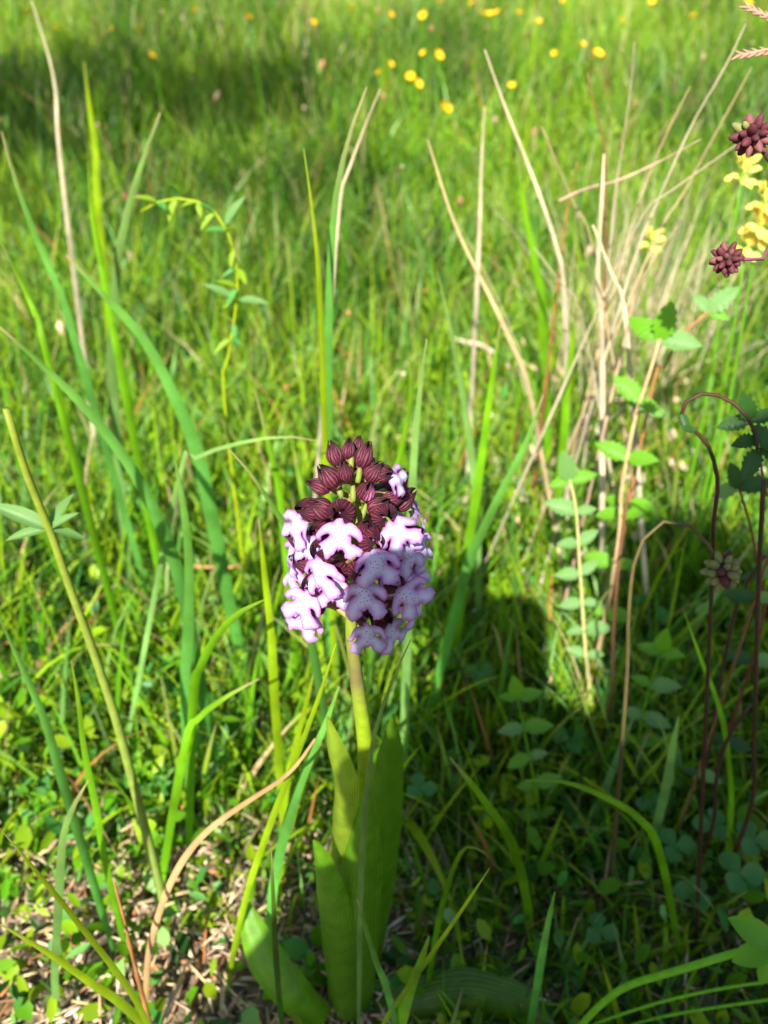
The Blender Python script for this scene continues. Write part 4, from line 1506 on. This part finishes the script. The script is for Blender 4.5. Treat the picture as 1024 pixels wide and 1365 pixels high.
# curled stem, shade put into its near-black brown
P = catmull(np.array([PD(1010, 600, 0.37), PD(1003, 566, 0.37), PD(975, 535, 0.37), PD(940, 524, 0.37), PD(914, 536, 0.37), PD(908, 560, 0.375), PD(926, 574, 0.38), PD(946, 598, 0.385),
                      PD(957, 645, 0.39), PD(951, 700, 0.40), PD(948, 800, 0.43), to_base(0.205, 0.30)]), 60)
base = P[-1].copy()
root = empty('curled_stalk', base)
tag(root, 'stem darkened as if shaded, curled in a hook at the right edge with drooping leaf', 'flower stalk')
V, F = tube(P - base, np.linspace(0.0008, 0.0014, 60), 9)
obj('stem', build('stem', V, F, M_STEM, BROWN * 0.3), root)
for (u, v, dx, dy, s) in ((1004, 568, 0.6, -0.8, 0.016), (1008, 585, -0.8, -0.2, 0.012), (1010, 600, -0.5, -0.9, 0.015), (1012, 598, 0.9, -0.3, 0.016), (908, 552, 0.3, -0.9, 0.008), (926, 574, -0.5, 0.1, 0.007)):
    o = obj('leaf', TOOTH[2], root)
    orient(o, PD(u, v, 0.372) - base, RT * dx + UP * dy - FW * 0.2, -FW + UP * 0.3, s)
# stems in the shade on the right; reddish ones darkened in colour to look shaded
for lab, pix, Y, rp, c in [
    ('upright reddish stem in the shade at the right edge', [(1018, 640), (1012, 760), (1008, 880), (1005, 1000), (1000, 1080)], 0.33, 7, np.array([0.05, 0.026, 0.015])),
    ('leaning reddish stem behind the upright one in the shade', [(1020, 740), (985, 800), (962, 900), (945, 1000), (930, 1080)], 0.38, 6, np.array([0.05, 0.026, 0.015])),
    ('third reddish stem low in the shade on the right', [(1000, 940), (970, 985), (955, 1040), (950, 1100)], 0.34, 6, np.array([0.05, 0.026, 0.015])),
    ('brownish stem in the shade left of the arched stem', [(838, 650), (826, 740), (818, 840), (815, 930)], 0.45, 6, BROWN * 1.0)]:
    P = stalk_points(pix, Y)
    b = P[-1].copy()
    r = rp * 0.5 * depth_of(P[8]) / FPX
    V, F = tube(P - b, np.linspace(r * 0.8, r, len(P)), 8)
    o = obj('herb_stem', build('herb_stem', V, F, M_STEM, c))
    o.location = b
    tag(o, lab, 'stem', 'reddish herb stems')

# grass flower spikes entering at the upper right corner
SPK = ball('spikelet', np.array([0.30, 0.17, 0.12]), 0.32, 0.22, 1.0, seg=6, rings=5, point=0.5)
for lab, a, b_ in (('brownish grass spike poking in at the upper right edge above the bud head', (985, 74), (1040, 66)), ('second brownish grass spike at the top right corner', (996, 10), (1042, 32))):
    A, B = PD(*a, 0.40), PD(*b_, 0.40)
    foot = to_base(0.36, 0.46)
    root = empty('grass_spike', foot)
    tag(root, lab, 'grass spike', 'grass spikes at the right corner')
    P = catmull(np.array([A, B, PD(1075, 160, 0.41), foot]), 24) - foot
    V, F = tube(P, np.full(24, 0.0006), 6)
    obj('stem', build('stem', V, F, M_STEM, PINKSTRAW * 0.7), root)
    for k in range(9):
        t = k / 8
        o = obj('spikelet', SPK, root)
        d = unit(A - B) + UP * (0.5 if k % 2 else -0.5) - FW * 0.2
        q = Vector(unit(d)).to_track_quat('Z', 'Y')
        o.rotation_euler = q.to_euler()
        o.location = A + (B - A) * t * 0.8 - foot
        o.scale = (0.0034,) * 3

# ------------------------------------------------------------------ buttercups
PET = None


def petal_mesh():
    V, F, UV = leaf_template(length=1, width=1.0, cup=0.3, droop=-0.35, point=1.6, n=7, across=5)
    return build('petal', V, F, M_PETAL, YELLOW, UV)


PET = petal_mesh()
CENTRE = ball('flower_centre', np.array([0.55, 0.38, 0.02]), 0.34, 0.34, 0.22, seg=8, rings=4)


def buttercup(u, v, h, s, label, i):
    h = h + (0.12 if v < 30 else 0.09 if v < 80 else 0.03)
    s = s * 0.82
    top = ground_at(u, v, h)
    foot = np.array([top[0] + random.uniform(-0.02, 0.02), top[1] + random.uniform(0, 0.03), 0])
    foot[2] = float(zg(foot[0], foot[1])) - 0.003
    root = empty('buttercup', foot)
    tag(root, label, 'buttercup', 'buttercups in the far grass')
    P = catmull(np.array([[0, 0, 0], (top - foot) * 0.5 + [0.005, 0.004, 0], top - foot]), 8)
    V, F = tube(P, np.linspace(0.0012, 0.0008, 8), 5)
    obj('stem', build('stem', V, F, M_STEM, GREEN), root)
    ax = unit(np.array([random.uniform(-0.9, 0.9), random.uniform(-0.9, 0.1), 0.8]))
    e1 = unit(np.cross(ax, [1, 0.2, 0]))
    e2 = np.cross(ax, e1)
    for k in range(5):
        a = 2 * math.pi * k / 5 + i
        o = obj('petal', PET, root)
        orient(o, top - foot, e1 * math.cos(a) + e2 * math.sin(a) + ax * 0.25, ax, s)
    o = obj('flower_centre', CENTRE, root)
    o.location = top - foot
    o.rotation_euler = Vector(ax).to_track_quat('Z', 'Y').to_euler()
    o.scale = (s,) * 3


BC = [(592, 146, 0.30, 0.0135, 'largest and nearest buttercup, just right of the tall blades'),
      (565, 22, 0.26, 0.013, 'bright buttercup near the top edge above the largest one'),
      (583, 75, 0.27, 0.011, 'buttercup midway between the largest one and the top edge'),
      (547, 104, 0.28, 0.011, 'left buttercup of the pair above the largest one'),
      (556, 113, 0.25, 0.011, 'right buttercup of the pair above the largest one'),
      (520, 86, 0.26, 0.009, 'small buttercup left of the pair'),
      (520, 20, 0.25, 0.011, 'buttercup near the top edge above the tall blue-green blade'),
      (586, 3, 0.25, 0.012, 'buttercup cut by the top edge at centre'),
      (630, 5, 0.25, 0.012, 'buttercup at the top edge right of centre'),
      (643, 18, 0.25, 0.012, 'first of three buttercups in a row near the top'),
      (653, 20, 0.24, 0.012, 'middle of three buttercups in a row near the top'),
      (663, 18, 0.25, 0.012, 'last of three buttercups in a row near the top'),
      (692, 18, 0.25, 0.010, 'buttercup right of the row of three near the top'),
      (752, 2, 0.25, 0.011, 'buttercup at the top edge above the brown stem'),
      (870, 4, 0.26, 0.013, 'buttercup at the top edge on the right'),
      (995, 6, 0.27, 0.014, 'buttercup at the top right corner'),
      (796, 74, 0.27, 0.014, 'buttercup beside the tip of the brown stem'),
      (776, 60, 0.25, 0.009, 'small buttercup left above the one at the brown stem'),
      (740, 72, 0.25, 0.008, 'small dim buttercup above the long thick straw'),
      (682, 116, 0.25, 0.010, 'yellowish buttercup behind the long thick straw'),
      (188, 39, 0.27, 0.013, 'brightest buttercup at the upper left'),
      (150, 40, 0.26, 0.009, 'buttercup left of the brightest one at upper left'),
      (133, 33, 0.25, 0.010, 'second buttercup left of the brightest one at upper left'),
      (74, 38, 0.25, 0.009, 'buttercup beside the pale straw in the upper left corner'),
      (201, 75, 0.25, 0.011, 'buttercup below the brightest one at upper left'),
      (417, 30, 0.25, 0.010, 'lone buttercup near the top left of the tall blades'),
      (506, 98, 0.27, 0.010, 'dim orange buttercup beside the tall blade tip'),
      (565, 72, 0.25, 0.008, 'small buttercup left of the one midway to the top edge')]
BC += [(36, 16, 0.26, 0.011, 'buttercup in the upper left corner beneath the top edge'),
       (262, 14, 0.26, 0.010, 'buttercup near the top edge midway along the left half'),
       (330, 24, 0.26, 0.010, 'buttercup near the top edge left of the lone one'),
       (470, 12, 0.26, 0.010, 'buttercup near the top edge just left of centre'),
       (718, 30, 0.26, 0.010, 'buttercup above the tip of the long thick straw'),
       (828, 28, 0.26, 0.010, 'buttercup near the top edge above the straw tuft'),
       (925, 22, 0.26, 0.011, 'buttercup near the top edge left of the corner')]
for i, (u, v, h, s, lab) in enumerate(BC):
    buttercup(u, v, h, s, lab, i)

# yellow blossom clusters by the right edge (blurred, nearer than the buttercups)
LPET = leaf_mesh('petal', LEMON, length=1, width=0.7, cup=0.5, droop=-0.2, n=7, across=5)
LPET.materials.clear()
LPET.materials.append(M_PETAL)
for j, (u, v, Y, s, nf, lab) in enumerate([
    (990, 230, 0.62, 0.0085, 5, 'yellow blossom cluster between the two maroon bud heads'),
    (1012, 300, 0.60, 0.010, 8, 'large yellow blossom cluster cut by the right edge'),
    (995, 328, 0.60, 0.008, 6, 'yellow blossom cluster beside the smaller bud head'),
    (868, 322, 0.75, 0.008, 5, 'faint yellow blossom cluster within the straw tuft'),
    (1018, 268, 0.60, 0.008, 5, 'yellow blossom cluster peeping in at the right edge')]):
    c = PY(u, v, Y)
    foot = to_base(c[0] + 0.02, c[1] + 0.01)
    root = empty('yellow_blossom', foot)
    tag(root, lab, 'yellow flower', 'yellow blossoms at the right edge')
    P = catmull(np.array([np.zeros(3), (c - foot) * 0.5 + [0.006, 0, 0], c - foot]), 12)
    V, F = tube(P, np.linspace(0.0014, 0.0009, 12), 6)
    obj('stem', build('stem', V, F, M_STEM, GREEN), root)
    for k in range(nf * 3):
        d = unit(np.array([math.cos(k * 2.4), -0.35 + 0.5 * math.sin(k * 1.1), math.sin(k * 2.4) + 0.2]))
        o = obj('petal', LPET, root)
        orient(o, c - foot + d * 0.004 + np.array([0, 0, 0.004 * math.sin(k)]), d, (0, -0.5, 1), s)

# ------------------------------------------------------------------ plant reaching in at the bottom right
P = catmull(np.array([PD(1030, 1258, 0.40), PD(975, 1272, 0.41), PD(910, 1292, 0.42), PD(838, 1314, 0.44), PD(800, 1340, 0.455), PD(770, 1372, 0.47)]), 24)
f = P[-1].copy()
f = to_base(f[0] - 0.01, f[1])
P = np.vstack([P, f])
root = empty('broadleaf_herb', f)
tag(root, 'round green stem with broad leaves reaching in at the bottom right corner', 'herb')
V, F = tube(P - f, np.full(len(P), 0.0019), 9)
obj('stem', build('stem', V, F, M_STEM, GREEN * 1.5), root)
OVAL = leaf_mesh('leaf', GREEN * 1.5, length=1, width=0.55, cup=0.3, droop=0.25, point=1.2, n=12, across=7)
for (u, v, dx, dy, s) in ((1032, 1262, -1.0, 0.75, 0.023), (1032, 1262, -0.85, -0.25, 0.020), (1032, 1265, -0.3, -0.9, 0.018), (1032, 1262, 0.7, 0.6, 0.022)):
    o = obj('leaf', OVAL, root)
    orient(o, PD(u, v, 0.40) - f, RT * dx + UP * dy - FW * 0.1, -FW + UP * 0.6, s)
for lab, pts in (('thin green stalk low across the bottom right corner', [(1030, 1308), (960, 1318), (880, 1336), (800, 1362), (780, 1372)]),
                 ('second thin green stalk at the bottom right corner', [(1030, 1332), (960, 1342), (880, 1356), (830, 1372)])):
    P = stalk_points(pts, 0.245, n=18)
    b = P[-1].copy()
    V, F = tube(P - b, np.full(len(P), 0.0009), 7)
    o = obj('herb_stem', build('herb_stem', V, F, M_STEM, GREEN * 1.5))
    o.location = b
    tag(o, lab, 'stem', 'thin stalks at the bottom right corner')

# clover-like leaves in the shade, lower right
CLV = leaf_mesh('leaflet', BGREEN * 0.95, length=1, width=0.9, cup=0.25, droop=0.1, point=1.5, n=8, across=5)
for i, (u, v, h, s, lab) in enumerate([
    (900, 1128, 0.05, 0.014, 'shaded clover leaf with round leaflets left of the right edge'),
    (950, 1100, 0.055, 0.014, 'shaded clover leaf between the red stems'),
    (985, 1165, 0.06, 0.016, 'shaded clover leaf above the broad bottom right leaves'),
    (925, 1190, 0.045, 0.013, 'shaded clover leaf below the first clover leaf'),
    (1005, 1120, 0.06, 0.015, 'shaded clover leaf at the right edge'),
    (870, 1075, 0.05, 0.012, 'small shaded clover leaf under the arching dim blade'),
    (560, 1050, 0.07, 0.012, 'dim clover leaf right beside the tall orchid leaf'),
    (760, 985, 0.06, 0.015, 'bluish clover leaf in the shade right of the orchid'),
    (800, 1240, 0.035, 0.012, 'clover leaf in the deep shade near the bottom'),
    (640, 900, 0.07, 0.014, 'dim clover leaf at the border of the shade')]):
    top = ground_at(u, v, h)
    foot = to_base(top[0] + 0.008, top[1] + 0.006)
    root = empty('clover', foot)
    tag(root, lab, 'clover', 'clover leaves in the shade')
    P = catmull(np.array([np.zeros(3), (top - foot) * 0.5 + [0.003, 0, 0], top - foot]), 8)
    V, F = tube(P, np.full(8, 0.0007), 6)
    obj('stem', build('stem', V, F, M_STEM, GREEN), root)
    for k in range(3):
        a = 2 * math.pi * k / 3 + i
        o = obj('leaflet', CLV, root)
        orient(o, top - foot, (math.cos(a), math.sin(a), 0.15), (0, -0.35, 1), s)


# ------------------------------------------------------------------ the photographer, whose shadow falls over the lower right
def skin_body(name, verts, edges, radii, mat, parent, root=0, sub=2):
    me = bpy.data.meshes.new(name)
    me.from_pydata(verts, edges, [])
    o = obj(name, me, parent)
    sk = o.modifiers.new('skin', 'SKIN')
    sk.use_smooth_shade = True
    for i, r in enumerate(radii):
        d = me.skin_vertices[0].data[i]
        d.radius = (r, r) if np.isscalar(r) else r
        d.use_root = (i == root)
    ss = o.modifiers.new('sub', 'SUBSURF')
    ss.levels = ss.render_levels = sub
    me.materials.append(mat)
    return o


def photographer():
    root = empty('person', (0.1, -0.5, 0))
    tag(root, 'kneeling person in dark jacket holding a phone behind the view', 'person')
    off = np.array([0.1, -0.5, 0])
    J = {
        'pelvis': ((0.12, -0.78, 0.24), 0.15), 'waist': ((0.10, -0.68, 0.42), 0.14), 'chest': ((0.06, -0.50, 0.65), 0.18), 'neck0': ((0.04, -0.43, 0.78), 0.10),
        'neck1': ((0.045, -0.40, 0.84), 0.075), 'head0': ((0.048, -0.38, 0.90), 0.085), 'head1': ((0.050, -0.375, 0.965), 0.088), 'head2': ((0.050, -0.385, 1.02), 0.06),
        'shl': ((-0.10, -0.43, 0.745), 0.085), 'ell': ((-0.20, -0.26, 0.43), 0.05), 'wrl': ((-0.115, -0.115, 0.425), 0.036), 'hal': ((-0.072, -0.075, 0.47), 0.034),
        'shr': ((0.23, -0.43, 0.76), 0.09), 'elr': ((0.30, -0.26, 0.48), 0.055), 'wrr': ((0.12, -0.12, 0.47), 0.035), 'har': ((0.055, -0.065, 0.50), 0.032),
        'hipl': ((0.02, -0.72, 0.22), 0.095), 'knl': ((-0.06, -0.42, 0.10), 0.07), 'anl': ((-0.02, -0.80, 0.06), 0.045), 'tol': ((-0.02, -0.95, 0.035), 0.035),
        'hipr': ((0.22, -0.72, 0.22), 0.095), 'knr': ((0.34, -0.36, 0.30), 0.08), 'anr': ((0.33, -0.50, 0.07), 0.05), 'tor': ((0.34, -0.34, 0.04), 0.04)}
    names = list(J)
    E = [('pelvis', 'waist'), ('waist', 'chest'), ('chest', 'neck0'), ('neck0', 'neck1'), ('neck1', 'head0'), ('head0', 'head1'), ('head1', 'head2'),
         ('chest', 'shl'), ('shl', 'ell'), ('ell', 'wrl'), ('wrl', 'hal'), ('chest', 'shr'), ('shr', 'elr'), ('elr', 'wrr'), ('wrr', 'har'),
         ('pelvis', 'hipl'), ('hipl', 'knl'), ('knl', 'anl'), ('anl', 'tol'), ('pelvis', 'hipr'), ('hipr', 'knr'), ('knr', 'anr'), ('anr', 'tor')]
    skin_body('body', [tuple(np.array(J[n][0]) - off) for n in names], [(names.index(a), names.index(b)) for a, b in E], [J[n][1] for n in names],
              plain_material('dark_jacket', (0.03, 0.035, 0.05), 0.85), root)
    skin_m = plain_material('skin', (0.45, 0.27, 0.19), 0.55)
    # fingers round the lower half of the phone
    fv, fe, fr = [], [], []
    PH = lambda a, b, c: CAM + RT * a + UP * b - FW * c - off
    for side, x0, hand in ((-1, -0.072, J['hal'][0]), (1, 0.012, J['har'][0])):
        for k in range(4):
            b = -0.06 - 0.019 * k
            i0 = len(fv)
            h = np.array(hand) - off
            pts = [h + UP * (-0.019 * k + 0.02) * 0.6, PH(x0 + side * 0.012, b - 0.004, 0.022), PH(x0 + side * 0.010, b, 0.008), PH(x0 - side * 0.006, b, 0.006 - 0.0015)]
            fv += [tuple(p) for p in pts]
            fe += [(i0, i0 + 1), (i0 + 1, i0 + 2), (i0 + 2, i0 + 3)]
            fr += [0.011, 0.009, 0.008, 0.007]
        i0 = len(fv)
        h = np.array(hand) - off
        fv += [tuple(h), tuple(PH(x0 + side * 0.012, -0.075, 0.030)), tuple(PH(x0 - side * 0.02, -0.055, 0.026))]
        fe += [(i0, i0 + 1), (i0 + 1, i0 + 2)]
        fr += [0.014, 0.011, 0.009]
    # each finger its own chain: split into separate skins so roots resolve
    chains = [(0, 4), (4, 8), (8, 12), (12, 16), (16, 19), (19, 23), (23, 27), (27, 31), (31, 35), (35, 38)]
    for a, b in chains:
        skin_body('thumb' if b - a == 3 else 'finger', fv[a:b], [(i, i + 1) for i in range(b - a - 1)], fr[a:b], skin_m, root, sub=1)
    # the phone, held just behind the lens
    ph = empty('phone', CAM - FW * 0.012)
    tag(ph, 'dark slab phone held upright over the orchid', 'phone')
    W0, W1, H0, H1, T = -0.070, 0.010, -0.125, 0.030, 0.0085
    n = 6
    rc = 0.020
    ring = []
    for (cx, cy, a0) in ((W1 - rc, H1 - rc, 0), (W0 + rc, H1 - rc, 90), (W0 + rc, H0 + rc, 180), (W1 - rc, H0 + rc, 270)):
        for k in range(n + 1):
            a = R(a0 + 90 * k / n)
            ring.append((cx + rc * math.cos(a), cy + rc * math.sin(a)))
    m = len(ring)
    V = [tuple(RT * x + UP * y + FW * 0.004) for x, y in ring] + [tuple(RT * x + UP * y - FW * (T - 0.004)) for x, y in ring]
    F = [tuple(range(m)), tuple(range(2 * m - 1, m - 1, -1))] + [(i, i + m, (i + 1) % m + m, (i + 1) % m) for i in range(m)]
    obj('case', build('case', V, F, plain_material('phone_case', (0.02, 0.02, 0.022), 0.4), smooth=False), ph)
    c = [(RT * x * 0.93 + UP * (y * 0.96)) - FW * (T - 0.0035) for x, y in ring]
    obj('screen', build('screen', [tuple(q) for q in c], [tuple(range(m))[::-1]], plain_material('phone_screen', (0.01, 0.01, 0.012), 0.1), smooth=False), ph)


photographer()


# ------------------------------------------------------------------ small tree added out of view on the left to shade the far grass
def shade_tree():
    bx, by = -1.15, 0.40
    foot = np.array([bx, by, float(zg(bx, by))])
    root = empty('added_shade_tree', foot)
    tag(root, 'small leafy tree added left of the view to shade the far grass', 'tree')
    bark = plain_material('bark', (0.10, 0.075, 0.05), 0.9)
    parts = [tube(catmull(np.array([(0, 0, -0.05), (0.03, 0.0, 0.7), (-0.02, 0.03, 1.4), (0.03, 0, 1.9)]), 14), np.linspace(0.045, 0.012, 14), 9)]
    ends = []
    for k in range(9):
        a = k * 2.4
        z0 = 1.1 + 0.09 * k
        e = np.array([math.cos(a) * 0.42, math.sin(a) * 0.16, 1.78 + 0.03 * k])
        parts.append(tube(catmull(np.array([(0, 0, z0), e * [0.5, 0.5, 1] - [0, 0, 0.15], e]), 8), np.linspace(0.02, 0.006, 8), 6))
        ends.append(e)
    for k in range(6):
        e = np.array([-0.30 + 0.20 * k, -0.38 - 0.09 * (k % 3), 1.72 + 0.05 * (k % 2)])
        parts.append(tube(catmull(np.array([(0, 0, 1.25 + 0.07 * k), e * [0.5, 0.5, 1] - [0, 0, 0.12], e]), 8), np.linspace(0.016, 0.005, 8), 6))
        ends.append(e)
    V, F = join(parts)
    obj('trunk', build('trunk', V, F, bark), root)
    n = 3600
    wt = np.array([1.0] * 9 + [0.16] * 6)
    j = rng.choice(len(ends), n, p=wt / wt.sum())
    loc = np.array(ends)[j] + rng.normal(0, 0.11, (n, 3)) * [1.3, 1, 0.8]
    tv = [(0, 0, 0), (0.4, 0.28, 0.06), (0.4, -0.28, 0.06), (1, 0, 0)]
    tf = [(0, 2, 3), (0, 3, 1)]
    Mx = rots(rng.uniform(0, 6.28, n), rng.normal(0.3, 0.5, n), rng.normal(0, 0.5, n)) * rng.uniform(0.035, 0.06, n)[:, None, None]
    C, _ = pick_colours(n, [(3, GREEN), (2, DKGREEN)])
    o = scatter('crown', tv, tf, loc, Mx, C, M_GRASS)
    o.parent = root


shade_tree()
